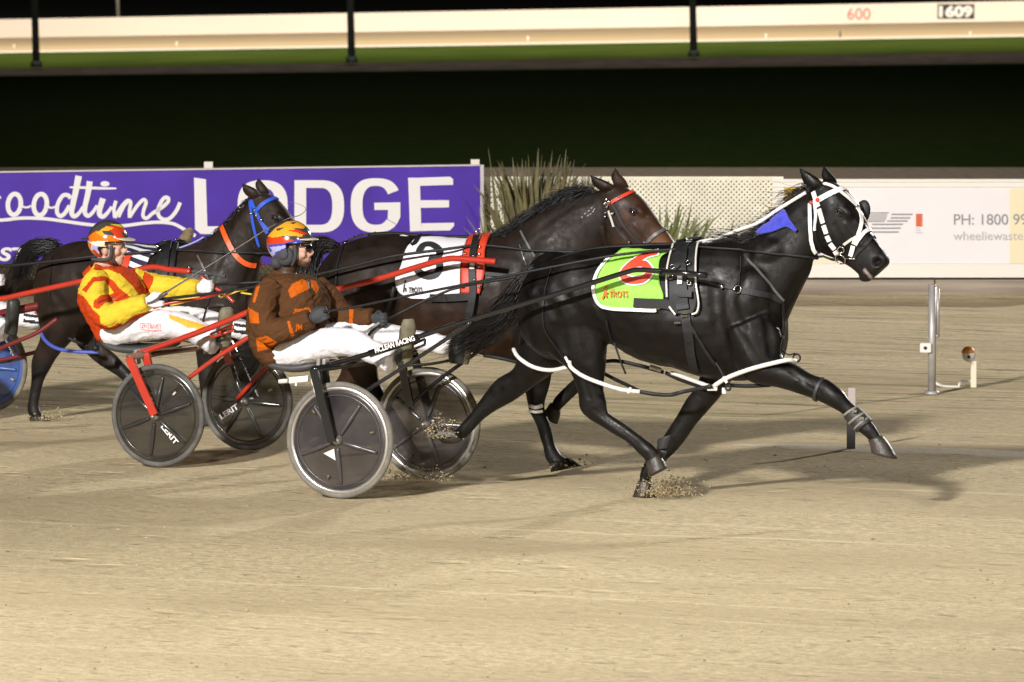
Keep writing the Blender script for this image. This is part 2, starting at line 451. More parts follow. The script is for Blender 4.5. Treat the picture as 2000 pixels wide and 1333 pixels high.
# racing sand with gentle unevenness, finer where the camera looks
def gz(x, y): return .014 * noise.noise(Vector((x * .5 + y * .2, y * 1.3, 0))) + .008 * noise.noise(Vector((x * 2, y * 3, 5)))
rows = []
ys = [-60, -20, 10, 22] + [22 + 0.25 * k for k in range(1, 132)] + [56.0]
xs = [-80, -30, -12] + [-8 + .25 * k for k in range(0, 65)] + [12, 30, 80]
for y in ys:
    rows.append([Vector((x, y, gz(x, y) if abs(x) < 10 and 22 < y < 54 else 0)) for x in xs])
sand_o = sheet('sand_track', rows, M_sand); SBV = bvh_of(sand_o.data)
def on_sand(p, lift):
    q = SBV.ray_cast(Vector((p.x, p.y, 2)), Vector((0, 0, -1))); return Vector((p.x, p.y, (q[0].z if q[0] else 0) + lift))
# pale lime line along the inside of the racing surface
ln = MB(); rows = []
for k in range(100):
    px = 1430 + 12 * k
    yy = 872 + (px - 1500) * .03; w1 = 6.5 * min(1, .12 + (px - 1430) / 160.0); w2 = w1 + 1.6 * noise.noise(Vector((px * .03, 3, 0))); w1 = w1 + 1.6 * noise.noise(Vector((px * .03, 9, 0)))
    rows.append([on_sand(ground(px, yy - w1 + (w1 + w2) * j / 8.0, 0), .004 if 0 < j < 8 else .0005) for j in range(9)])
n = 9; ln.add([p for r in rows for p in r], [(i * n + k, i * n + k + 1, (i + 1) * n + k + 1, (i + 1) * n + k) for i in range(len(rows) - 1) for k in range(n - 1)], 0, True)
tag(ln.build('track_line', M_line), kind='structure')
sheet('gravel_path', [[Vector((x, y, 0)) for x in (-80, -20, 0, 20, 80)] for y in (56.0, 70, 85.6)], M_gravel)
def strip(name, left, right, m_, cols=24):
    """left/right: (px row y at x=0 / x=2000, depth) pairs along each border, nearest first"""
    rows = []
    for (yl, dl), (yr, dr) in zip(left, right):
        r = []
        for k in range(cols + 1):
            t = -0.6 + 2.2 * k / cols; r.append(at(2000 * t, yl + (yr - yl) * t, dl + (dr - dl) * t))
        rows.append(r)
    return sheet(name, rows, m_)
strip('infield', [(331, 85.6), (240, 110), (190, 135), (148, 176)], [(330, 85.6), (238, 110), (180, 135), (123, 176)], M_infield)
strip('bank', [(148, 176), (135, 178)], [(123, 176), (102, 178)], M_bank)
strip('far_grass', [(135, 178), (104, 205)], [(102, 178), (72, 205)], M_fargrass)
strip('far_track', [(104, 205), (74, 252)], [(72, 205), (41.5, 246)], M_farsand)
strip('far_track_line', [(105, 204.6), (101.5, 207)], [(73, 204.6), (69.5, 207)], mat('far_line', (.8, .74, .62), .8)).location.z += .03
# ground beyond the far wall, black under the night sky
sheet('ground', [[Vector((x, y, -1.5)) for x in (-400, 0, 400)] for y in (248, 420, 900)], mat('dark_ground', (.03, .035, .02), .95))

# ------------------------------------------------------------------ far running wall, distance boards, poles
def wallp(px, t, lift=0.0):
    """point on the far wall; t 0 bottom .. 1 top"""
    s = px / 2000.0; yb = 74.2 + (41.2 - 74.2) * s; yt = 37.8 + (1.8 - 37.8) * s
    return at(px, yb + (yt - yb) * t, 250 - 6 * s - lift)
fw = MB(); pts = [-700 + 170 * k for k in range(21)]
for a, b in zip(pts, pts[1:]):
    A0, A1, B0, B1 = wallp(a, 0), wallp(a, 1), wallp(b - .12, 0), wallp(b - .12, 1); bk = Vector((0, .12, 0))
    fw.add([A0, B0, B1, A1, A0 + bk, B0 + bk, B1 + bk, A1 + bk], [(0, 1, 2, 3), (5, 4, 7, 6), (3, 2, 6, 7), (0, 3, 7, 4), (1, 5, 6, 2)], 0, False)
M_wall = mat('wall_paint', (.82, .74, .64), .55, var=.05, scale=.15)
wall_root = empty('boundary_wall', wallp(1000, 0)); tag(wall_root, 'long low white wall along the outside of the far track', 'wall')
fw.build('wall_panel', M_wall, wall_root)
M_red = mat('red_print', (.62, .10, .07), .6); M_blk = mat('black_print', (.012, .012, .014), .5); M_wht = mat('white_print', (.82, .80, .78), .5)
def far_sign(x0, y0, x1, y1, txt, cols, label, lift, lq):
    D = 245.5 - 6 * (x0 / 2000)
    root = empty('distance_sign', at((x0 + x1) / 2, (y0 + y1) / 2, D)); tag(root, label, 'sign', 'distance boards on the far wall')
    b = MB(); c = (at(x0, y0, D) + at(x1, y1, D)) / 2; hx = (at(x1, y0, D) - at(x0, y0, D)).length / 2; hz = (at(x0, y0, D) - at(x0, y1, D)).length / 2
    b.box(c, hx, .03, hz, 0); b.build('board', cols[0], root)
    t = MB(); letter(t, lambda px, py: at(px, py, D - .05), txt, lq, 0, bold=lift); t.build('number', cols[1], root)
far_sign(1648, 13, 1707, 41, '600', (M_white, M_red), 'small white board with red number 600 on the far wall', 0.0, rect(1655, 16, 1700, 38))
far_sign(1831, 8, 1903, 37, '1609', (M_blk, M_wht), 'black board with bold white number 1609 on the far wall', .055, rect(1834, 10.5, 1900, 34.5))
M_pole = mat('pole_steel', (.055, .06, .058), .6, .3, var=.2, scale=3)
poles = ['dark slim pole above the flowing script on the purple sign', 'dark slim pole above the block capitals on the purple sign', 'dark slim pole above the saddle of the black horse']
for (px, py), lb in zip([(71, 131), (687, 122), (1355, 110)], poles):
    b = MB(); base = at(px, py, 177.6); top = base + Vector((-.22, 0, 9.5)); b.tube([base, base + (top - base) * .5, top], [.115, .1, .085], 10)
    b.tube([base, base + Vector((0, 0, .18))], [.19, .17], 10)
    o = b.build('light_pole', M_pole, origin=base); tag(o, lb, 'pole', 'light poles in front of the far wall')
b = MB(); base = at(232, 36, 262); b.tube([base - Vector((0, 0, 1)), base + Vector((-.3, 0, 9))], [.09, .07], 8)
tag(b.build('post', mat('pale_post', (.3, .27, .22), .6, var=.2, scale=2), origin=base - Vector((0, 0, 1))), 'thin pale pole standing behind the long white wall', 'pole')
for px, py, lb in [(27, 97, 'tiny far track marker beside the pole above the script lettering'), (345, 92, 'tiny far track marker midway between the two poles above the purple sign'), (1031, 81, 'tiny far track marker above the tall flax clump'), (1496, 76, 'tiny far track marker between a dark pole and the 600 board'), (1895, 72, 'tiny pale marker on the far track below the 1609 board')]:
    b = MB(); base = at(px, py, 207.5 - 2 * px / 2000); b.tube([base, base + Vector((0, 0, .14))], .025, 8); b.sphere(base + Vector((0, 0, .16)), .04, seg=8, rg=6)
    tag(b.build('track_marker', M_white, origin=base), lb, 'marker', 'markers along the far track')
b = MB(); base = at(1641, 79, 207); b.tube([base, base + Vector((0, 0, .34))], .03, 8); tag(b.build('marker_stake', M_pole, origin=base), 'thin grey stake on the far track below the 600 board', 'stake')

# ------------------------------------------------------------------ near fence: purple sign, lattice, white sign
M_purple = mat('purple_vinyl', (.082, .036, .36), .6, var=.16, bump=.15, bscale=1.5, scale=1.3, spec=.25)
M_cream = mat('cream_letters', (.84, .80, .79), .5)
M_lattice = mat('lattice_paint', (.82, .77, .62), .6, var=.10, scale=3)
M_plank = mat('weathered_plank', (.40, .34, .27), .85, col2=(.22, .18, .135), scale=5, stretch=(.12, 1, 3), bump=.4, bscale=12)
FD = 53.9                                                   # fence depth at px 1000
def fpt(px, py, lift=0.0): return at(px, py, FD - lift)
def sgn(px, py, lift=0.0):                                    # purple sign recedes slightly to the right
    return at(px, py, 52.6 + .0012 * px - lift)
def frame_box(mb, pt, x0, y0, x1, y1, th, mi=0, y0b=None, y1b=None):
    y0b = y0 if y0b is None else y0b; y1b = y1 if y1b is None else y1b
    q = [pt(x0, y1), pt(x1, y1b), pt(x1, y0b), pt(x0, y0)]; bk = Vector((0, th, 0))
    mb.add(q + [p + bk for p in q], [(0, 1, 2, 3), (5, 4, 7, 6), (3, 2, 6, 7), (1, 0, 4, 5), (0, 3, 7, 4), (1, 5, 6, 2)], mi, False)
ps = empty('banner_sign', sgn(470, 520)); tag(ps, 'large purple sign board with cream lettering on the lattice fence', 'sign')
b = MB(); frame_box(b, sgn, -420, 343, 941, 518, .05, 0, 323.5, 515); b.build('panel', M_purple, ps)
b = MB(); frame_box(b, lambda x, y: sgn(x, y, .012), 938, 322, 945, 517, .075)
frame_box(b, lambda x, y: sgn(x, y, .012), -420, 340.5, 937.5, 343.5, .075, 0, 321, 324); b.build('frame', mat('sign_edge', (.62, .56, .55), .5), ps)
for px, yt in [(407, 316), (928, 311.5)]:
    b = MB(); frame_box(b, lambda x, y: sgn(x, y, -.06), px - 8.5, yt, px + 8.5, 575, .09); b.build('post', M_white, ps)
def stroke(mb, fn, pts, wpx, mi=0, n=8, taper=False):
    """hand-lettered stroke, traced; width in photo pixels"""
    P = catmull(pts, n); L, R = [], []
    for i, p in enumerate(P):
        a = P[max(i - 1, 0)]; c = P[min(i + 1, len(P) - 1)]; dx, dy = c[0] - a[0], c[1] - a[1]; l = math.hypot(dx, dy) or 1
        wd = (wpx if not isinstance(wpx, (tuple, list)) else wpx[0] + (wpx[1] - wpx[0]) * i / (len(P) - 1)) / 2
        if taper: wd *= .35 + .65 * math.sin(math.pi * (i + .3) / (len(P) - .4)) ** .6
        L.append(fn(p[0] - dy / l * wd, p[1] + dx / l * wd)); R.append(fn(p[0] + dy / l * wd, p[1] - dx / l * wd))
    m_ = len(P); mb.add(L + R, [(i, i + 1, m_ + i + 1, m_ + i) for i in range(m_ - 1)], mi, False)
def s4(pts): return [(x / 4.348, 330 + y / 4.348) for x, y in pts]
lt = MB(); fn = lambda px, py: sgn(px, py, .014); fn2 = lambda px, py: sgn(px, py, .018)
lay = [0.0]
def st_(pts, wd, **k):
    lay[0] += .0007
    z = lay[0]; stroke(lt, lambda px, py: sgn(px, py, .014 + z), pts, wd, **k)
def oval(cx, cy, rx, ry, sl): return [(cx + rx * math.cos(a) - sl * ry * math.sin(a), cy + ry * math.sin(a)) for a in [math.radians(20 - 24 * k) for k in range(16)]]
st_(s4([(-60, 300), (-20, 250), (8, 240)]), 5)
st_(s4(oval(122, 300, 55, 88, .06)), 9); st_(s4([(175, 300), (200, 322), (235, 325), (265, 312)]), 4)
st_(s4(oval(342, 303, 55, 90, .08)), 9); st_(s4([(395, 300), (420, 326), (450, 328), (485, 310)]), 4)
st_(s4([(600, 250), (575, 222), (530, 230), (490, 300), (485, 370), (515, 400), (555, 370), (590, 310)]), 8)
st_(s4([(668, 58), (645, 180), (615, 320), (610, 380), (635, 402), (675, 370), (705, 320)]), (13, 6))
st_(s4([(762, 105), (748, 200), (722, 320), (722, 375), (750, 398), (790, 365), (825, 310)]), (12, 6))
st_(s4([(590, 155), (700, 158), (860, 164), (990, 165)]), 5.5, taper=True)
st_(s4([(875, 250), (850, 330), (845, 385), (875, 405), (915, 370), (950, 320)]), (12, 6))
st_(s4([(985, 270), (968, 340), (975, 415)]), 7)
st_(s4([(975, 415), (1025, 330), (1080, 270), (1110, 285), (1100, 350), (1100, 415)]), 7)
st_(s4([(1010, 410), (1060, 310), (1105, 268)]), 5)
st_(s4([(1100, 410), (1160, 320), (1215, 262), (1240, 285), (1220, 350), (1215, 400), (1245, 418), (1290, 380)]), 7)
st_(s4([(1290, 380), (1370, 330), (1425, 280), (1425, 245), (1390, 250), (1350, 320), (1345, 390), (1385, 428), (1440, 420), (1495, 360), (1530, 285)]), 7.5)
cdot = [(205 + 9 * math.cos(a), 359 + 5.2 * math.sin(a)) for a in [2 * math.pi * k / 16 for k in range(16)]]
lt.add([fn(205, 359)] + [fn(*p) for p in cdot], [(0, 1 + k, 1 + (k + 1) % 16) for k in range(16)], 0, False)
st_([(-60, 430), (0, 430), (42, 426), (85, 427), (125, 432), (168, 438), (205, 441), (240, 441), (280, 436), (310, 434), (338, 437), (360, 448), (382, 461)], 6.5)
def glb(ch, x0, y0, x1, y1, bold): letter(lt, fn, ch, rect(x0, y0, x1, y1), 0, bold)
lt.add([fn(*p) for p in [(379, 347), (402, 350), (405, 442), (443, 442), (440, 457), (392, 457), (381, 448)]], [(0, 1, 2, 5, 6), (2, 3, 4, 5)], 0, False)
def rring(cx, cy, rx, ry, th, e=2.7, a0=0, a1=360, m_=40):
    o_, i_ = [], []
    for k in range(m_ + 1):
        a = math.radians(a0 + (a1 - a0) * k / m_); c_, s_ = math.cos(a), math.sin(a)
        u = math.copysign(abs(c_) ** (2 / e), c_); v = math.copysign(abs(s_) ** (2 / e), s_)
        o_.append(fn(cx + rx * u, cy - ry * v)); i_.append(fn(cx + (rx - th[0]) * u, cy - (ry - th[1]) * v))
    lt.add(o_ + i_, [(k, k + 1, m_ + 2 + k, m_ + 1 + k) for k in range(m_)], 0, False)
rring(513, 404, 49, 52, (24, 15))                                              # O
lt.add([fn(*p) for p in [(575, 352), (598, 352), (598, 454), (575, 454)]], [(0, 1, 2, 3)], 0, False)   # D
def dring(x0, cx, cy, rx, ry, th):
    rring(cx, cy, rx, ry, th, 2.6, -90, 90)
    for ys_ in ((cy - ry, cy - ry + th[1]), (cy + ry - th[1], cy + ry)):
        lt.add([fn(x0, ys_[0]), fn(cx, ys_[0]), fn(cx, ys_[1]), fn(x0, ys_[1])], [(0, 1, 2, 3)], 0, False)
dring(598, 625, 403, 47, 51, (23, 15))
rring(734, 401, 49, 53, (23, 15), 2.6, 28, 320)                                # G
lt.add([fn2(*p) for p in [(731, 396), (782, 395), (782, 424), (775, 438), (757, 428), (758, 410), (731, 410)]], [(0, 1, 5, 6), (1, 2, 3, 4, 5)], 0, False)
lt.add([fn(*p) for p in [(797, 347), (820, 347), (823, 451), (801, 452)]], [(0, 1, 2, 3)], 0, False)   # E
for q in [[(820, 347), (879, 345), (885, 350), (885, 361), (820, 363)], [(821, 391), (877, 391), (877, 405), (822, 406)], [(823, 436), (887, 435), (887, 441), (879, 450), (823, 451)]]:
    lt.add([fn(*p) for p in q], [tuple(range(len(q)))], 0, False)
letter(lt, fn, 'ST', rect(-2, 483, 55, 510), 0, .035, shear=.15)
lt.build('lettering', M_cream, ps)

# lattice fence
lf = empty('lattice_fence', fpt(1000, 575)); tag(lf, 'cream diagonal lattice fence with timber plinth running behind the track', 'fence')
lat = MB(); X0, X1 = fpt(-60, 400).x, fpt(1530, 400).x; Z1 = fpt(1000, 350).z; Z0 = fpt(1000, 546).z; H_ = Z1 - Z0; pit = .0505; wd = .0104
k = 0; x = X0 - H_
while x < X1:
    for sgn_, yy in ((1, FD), (-1, FD + .006)):
        a = Vector((x, yy, Z0)); bb = Vector((x + H_, yy, Z1))
        if sgn_ < 0: a = Vector((x + H_, yy, Z0)); bb = Vector((x, yy, Z1))
        # clip to [X0,X1]
        t0, t1 = 0.0, 1.0; dx = bb.x - a.x
        lo, hi = sorted(((X0 - a.x) / dx, (X1 - a.x) / dx)); t0 = max(t0, lo); t1 = min(t1, hi)
        if t1 - t0 > .01:
            p, q = a.lerp(bb, t0), a.lerp(bb, t1); d = (q - p).normalized(); s_ = Vector((-d.z, 0, d.x)) * wd; th = Vector((0, .0025, 0))
            lat.add([p - s_ - th, q - s_ - th, q + s_ - th, p + s_ - th, p - s_ + th, q - s_ + th, q + s_ + th, p + s_ + th], [(0, 1, 2, 3), (5, 4, 7, 6), (0, 4, 5, 1), (3, 2, 6, 7)], 0, False)
    x += pit
lat.build('lattice_panel', M_lattice, lf)
b = MB(); q0 = fpt(-60, 350); b.box(Vector(((X0 + X1) / 2, FD + .02, Z1 + .012)), (X1 - X0) / 2, .022, .013); b.build('top_rail', M_lattice, lf)
b = MB()
for px in range(-40, 1530, 260): p = fpt(px, 560); b.box(Vector((p.x, FD + .075, Z1 / 2)), .045, .045, Z1 / 2 - .004)
b.build_each('support_post', M_plank, lf)
b = MB(); zp0, zp1 = 0.0, fpt(1000, 546).z
xx = fpt(-150, 560).x
while xx < fpt(2300, 560).x:
    ln_ = 2.4; b.box(Vector((xx + ln_ / 2, FD + .01, zp1 / 2 - .02)), ln_ / 2 - .006, .03, zp1 / 2 + .018, bev=.006); xx += ln_
b.build('timber_plinth', M_plank, lf)

# white sign board
wsn = empty('banner_sign', fpt(1760, 545)); tag(wsn, 'wide white sign board with grey phone number behind the black horse', 'sign')
M_board = mat('white_board', (.86, .82, .83), .5, var=.02, scale=2); M_bframe = mat('board_frame', (.87, .82, .74), .5)
b = MB(); frame_box(b, lambda x, y: fpt(x, y, .05), 1532, 366, 2260, 515, .03); b.build('panel', M_board, wsn)
b = MB(); fr = lambda x, y: fpt(x, y, .06)
frame_box(b, fr, 1509, 350, 2270, 355.5, .09); frame_box(b, fr, 1509, 356, 2270, 365.5, .07); frame_box(b, fr, 1509, 515.5, 2270, 542, .08)
frame_box(b, fr, 1509, 366, 1531.5, 515, .07); b.build('frame', M_bframe, wsn)
M_yel = mat('yellow_print', (.66, .44, .045), .5); M_yel2 = mat('pale_yellow_print', (.86, .77, .52), .5); M_gry = mat('grey_print', (.30, .29, .30), .5); M_lgry = mat('light_grey_print', (.52, .48, .50), .5)
M_org = mat('orange_print', (.70, .13, .05), .5)
wf = lambda x, y: fpt(x, y, .054)
b = MB()
for (x0, y0, x1, y1, m_) in [(1532.5, 366.5, 1640, 387, 0), (1532.5, 388, 1545, 514, 0), (1588, 500, 1690, 513, 1), (1972, 368, 2255, 514, 1)]:
    b.add([wf(x0, y1), wf(x1, y1), wf(x1, y0), wf(x0, y0)], [(0, 1, 2, 3)], m_, False)
b.build_each('colour_bar', [M_yel, M_yel2], wsn)
b = MB(); wg = lambda x, y: fpt(x, y, .058)
def bar(x0, x1, y, h, sl=0, mi=0): b.add([wg(x0 - sl, y + h / 2), wg(x1 - sl, y + h / 2), wg(x1, y - h / 2), wg(x0, y - h / 2)], [(0, 1, 2, 3)], mi, False)
bar(1690, 1737, 415.5, 1.6, 1, 0); bar(1690, 1728, 432.5, 1.6, 1, 0); bar(1700, 1733, 424, 13, 4, 1)
for x0, x1, y in [(1742, 1783, 418.5), (1740, 1778, 425.5), (1734, 1773, 431.5), (1704, 1764, 438), (1700, 1760, 445.5), (1704, 1756, 453)]: bar(x0, x1, y, 2.6, 1.5, 0)
bar(1789, 1799, 430, 25, 0, 2)
for k in range(5): bar(1799.3, 1802, 419.5 + 5 * k, 3.2, 0, 2)
bar(1788, 1796, 446, 1.2, 0, 1); bar(1788, 1798, 450, 1.2, 0, 1); bar(1788, 1803, 454.5, 1.2, 0, 1)
b.build('emblem', [M_gry, M_lgry, M_org], wsn)
b = MB(); letter(b, wg, 'PH: 1800 99', rect(1863, 418, 2006, 439), 0); letter(b, wg, 'wheeliewaste.', rect(1862, 452, 2003, 469), 1)
for q in (b,): q.build('lettering', [M_gry, M_lgry], wsn)

# ------------------------------------------------------------------ posts and little sprinkler / light on the inside of the track
M_galv = mat('galvanised', (.42, .40, .38), .45, .4, var=.15, scale=12); M_wpl = mat('white_plastic', (.75, .72, .66), .4); M_dark = mat('dark_plastic', (.02, .02, .022), .5)
base = ground(1820, 770); root = empty('steel_post', base); tag(root, 'grey galvanised steel post with a small white box on its side', 'post')
sc = 1 / 266.0
b = MB(); b.tube([base, base + Vector((0, 0, .80))], .030, 14); b.tube([base + Vector((0, 0, .80)), base + Vector((0, 0, .81))], [.034, .02], 14); b.build('tube', M_galv, root)
b = MB(); b.tube([base + Vector((.042, .0, .42)), base + Vector((.042, 0, .78))], .012, 8); b.tube([base + Vector((.03, 0, .43)), base + Vector((.045, 0, .43))], .014, 8); b.tube([base + Vector((.03, 0, .76)), base + Vector((.045, 0, .76))], .014, 8); b.build('conduit', M_galv, root)
bx = MB(); bc = base + Vector((-.05, -.02, .345)); bx.box(bc, .042, .035, .036, bev=.008); bo = bx.build('sensor_box', M_wpl, root)
b = MB(); b.tube([bc + Vector((-.004, -.034, 0)), bc + Vector((-.004, -.039, 0))], .013, 12); b.build('lens', M_dark, bo)
b = MB(); b.tube([base, base + Vector((0, 0, .025))], [.06, .05], 12); b.build('foot', M_galv, root)
base = ground(1901, 757); root = empty('marker_light', base); tag(root, 'small white post carrying a round orange topped lamp head', 'lamp')
b = MB(); b.box(base + Vector((0, 0, .10)), .023, .02, .10, bev=.006); b.build('stand', mat('cream_plastic', (.74, .66, .5), .5), root)
hd = base + Vector((-.035, 0, .245)); b = MB(); b.sphere(hd, .052, X=Vector((1, 0, 0)), seg=20, rg=12); ho = b.build('lamp_head', mat('grey_plastic', (.55, .52, .50), .4), root)
b = MB(); b.sphere(hd + Vector((-.004, 0, .012)), (.050, .050, .049), seg=18, rg=10)
b.v = [p if p.z > hd.z + .014 else Vector((p.x, p.y, hd.z + .014)) for p in b.v]; b.v = [hd + (p - hd) * 1.045 for p in b.v]; b.build('cap', mat('orange_cap', (.52, .20, .03), .5), ho)
b = MB(); b.tube([hd + Vector((-.004, -.050, -.012)), hd + Vector((-.004, -.057, -.012))], .012, 10); b.build('screw', M_dark, ho)
b = MB(); b.tube(cv([base + Vector((-.01, 0, .045)), base + Vector((-.07, 0, .05)), base + Vector((-.10, 0, .035)), base + Vector((-.11, 0, .0))], 5), .011, 8)
b.tube(cv([base + Vector((-.11, 0, .004)), base + Vector((-.22, -.03, .012)), base + Vector((-.27, -.05, .03)), base + Vector((-.31, -.03, .06))], 5), .011, 8); b.build('cable_pipe', M_wpl, root)
base = ground(1662, 879); root = empty('track_marker', base); tag(root, 'short grey rubber marker post beside the leading foreleg', 'post')
b = MB(); b.box(base + Vector((0, 0, .1)), .028, .010, .1, bev=.004); b.build('stem', mat('marker_rubber', (.05, .047, .045), .7), root)
b = MB(); b.box(base + Vector((.004, 0, .305)), .025, .011, .104, bev=.004); b.build('reflector', mat('marker_grey', (.42, .36, .34), .5), root)
b = MB(); tsk = ground(1895, 400, 0)

# ------------------------------------------------------------------ flax plants in front of the lattice
M_flax = mat('flax_leaf', (.07, .06, .024), .6, col2=(.18, .155, .065), scale=6); M_flax2 = mat('flax_leaf_green', (.085, .11, .025), .55, col2=(.20, .20, .07), scale=5)
def flax(px, py, n, h, spread, seed, m_, label, Yf, lean=0.0, wd=.028):
    rnd = random.Random(seed); base = at(px, py, Yf); base.z = 0.0; b = MB()
    for i in range(n):
        a = rnd.uniform(0, 2 * math.pi); r0 = rnd.uniform(0, .10) * (1 + spread); tilt = rnd.uniform(.02, spread) ; L = h * rnd.uniform(.45, 1.05); w0 = wd * rnd.uniform(.6, 1.25)
        d = Vector((math.cos(a) + lean, math.sin(a) * .45, 0)); p0 = base + Vector((math.cos(a) * r0 * 2.2, math.sin(a) * r0 * .6, 0)); pts = []; ws = []
        bend = rnd.uniform(0, .5) ** 2 * 1.2
        for k in range(8):
            t = k / 7.0; pts.append(p0 + d * (tilt * L * t + bend * L * t ** 3) + Vector((0, 0, L * (t - (bend * .55) * t ** 3)))); ws.append(w0 * 2 * (1 - t ** 2.2) * (.6 + .4 * min(1, t * 4)) + .002)
        nn = Vector((rnd.uniform(-.6, .6), -1, .2)).normalized(); ribbon(b, pts, nn, ws, .002)
    o = b.build('flax_plant', m_, origin=base); tag(o, label, 'plant'); return o
flax(1040, 560, 240, 1.36, .15, 3, M_flax, 'tall clump of brown strap leaved flax beside the purple sign', 53.4, .05, .034)
flax(985, 560, 30, .95, .25, 9, M_flax2, 'low tangle of thin leaves touching the edge of the purple sign', 53.3, -.05, .018)
flax(1120, 560, 70, 1.20, .14, 21, M_flax, 'thinner flax leaves behind the ears of the bay horse', 53.45, .12, .03)
flax(1290, 560, 95, .90, .24, 14, M_flax2, 'green leafy plant at the nose of the bay horse', 53.4, .1, .03)
flax(1385, 560, 22, .72, .18, 31, M_flax, 'short brown leaf tuft beside the white sign', 53.4, .1, .022)
# loose crumbs of sand and grit lying about
rnd = random.Random(99); lo = MB()
for _ in range(4200):
    y = 25 + 24 * rnd.random() ** 1.3; x = rnd.uniform(-.11, .11) * y
    r = .003 + .008 * rnd.random() ** 5; sx = rnd.uniform(.8, 2.2)
    z = gz(x, y); c = Vector((x, y, z + r * .25)); q = rnd.uniform(0, 6.28); X = Vector((math.cos(q), math.sin(q), 0)); Y = Vector((-X.y, X.x, 0))
    lo.add([c + X * r * sx, c + Y * r, c - X * r * sx, c - Y * r, c + Vector((0, 0, r * .8))], [(0, 1, 4), (1, 2, 4), (2, 3, 4), (3, 0, 4)], rnd.choice((0, 0, 0, 0, 0, 0, 0, 1)), True)
tag(lo.build('loose_sand', [mat('crumb', (.52, .43, .26), .95), mat('crumb_dark', (.22, .17, .10), .95)]), 'loose crumbs of sand and grit scattered over the track', 'sand', kind='stuff')
# ------------------------------------------------------------------ horses
HEAD = 23.0
RIG1 = Plane(-0.77, 34.35, HEAD); RIG2 = Plane(-1.98, 36.4, HEAD); RIG3 = Plane(-3.35, 39.6, HEAD)
M_black_coat = attr_mat('black_coat', .50, spec=.24, sheen=.01, rvar=.17, bump=.05, bscale=60, var=.5, vscale=7)
M_bay_coat = attr_mat('bay_coat', .54, spec=.22, sheen=.01, rvar=.17, bump=.05, bscale=60, var=.45, vscale=7)
M_hoof = mat('hoof', (.035, .028, .022), .45, var=.4, scale=25, bump=.3)
M_hoofd = mat('lid_skin', (.012, .009, .008), .45, spec=.4)
M_hair = mat('black_hair', (.008, .007, .007), .42, spec=.6)
M_eye = mat('eye', (.012, .006, .004), .08, spec=.8)
M_wstrap = mat('white_strap', (.80, .77, .74), .35, var=.03, scale=20)
M_bstrap = mat('black_strap', (.012, .012, .013), .55, var=.3, scale=30, spec=.35)
M_steel = mat('polished_steel', (.75, .74, .72), .18, 1.0)
M_redst = mat('red_strap', (.62, .05, .025), .3); M_bluest = mat('blue_strap', (.03, .09, .55), .35); M_orst = mat('orange_strap', (.80, .10, .015), .35)
M_shine = mat('sheen_strap', (.10, .098, .095), .3)  # dark strap with its sheen put into the grey base colour
M_piping = mat('piping', (.55, .52, .46), .4)
M_boot = mat('leg_boot', (.025, .025, .026), .55, var=.3, scale=30); M_bootg = mat('grey_boot_band', (.20, .185, .16), .6)

def muscle(mb, pl, px, py, off, ra, rz, rn, rot=0.0):
    a = math.radians(rot); X = pl.h * math.cos(a) + Vector((0, 0, 1)) * math.sin(a); Z = -pl.h * math.sin(a) + Vector((0, 0, 1)) * math.cos(a)
    mb.sphere(pl.P(px, py, off), (ra, rn, rz), X=X, Y=pl.n, Z=Z, seg=20, rg=12)
def ear(mb, pl, tip, base0, base1, off, splay):
    t = pl.P(tip[0], tip[1], off + splay); b0 = pl.P(*base0, off); b1 = pl.P(*base1, off); c = (b0 + b1) / 2; t = c + (t - c) * 1.22; rings = []
    for k in range(9):
        u = k / 8; cc = c.lerp(t, u); w_ = (b1 - b0) * .54 * (1 - u ** 2.3) * (1.0 + .35 * math.sin(math.pi * min(1, u * 1.3)))
        r_ = []
        for j in range(12):
            a = 2 * math.pi * j / 12; r_.append(cc + w_ * math.cos(a) + pl.n * (max(.009, .030 * (1 - u ** 1.8)) * math.sin(a)))
        rings.append(r_)
    mb.rings(rings)
def paint_attr(me, fn, name='coat'):
    at_ = me.color_attributes.new(name, 'FLOAT_COLOR', 'POINT')
    for i, v in enumerate(me.vertices):
        c = fn(v.co); at_.data[i].color = (c[0], c[1], c[2], 1)
def lerp3(a, b, t): t = max(0, min(1, t)); return tuple(x + (y - x) * t for x, y in zip(a, b))
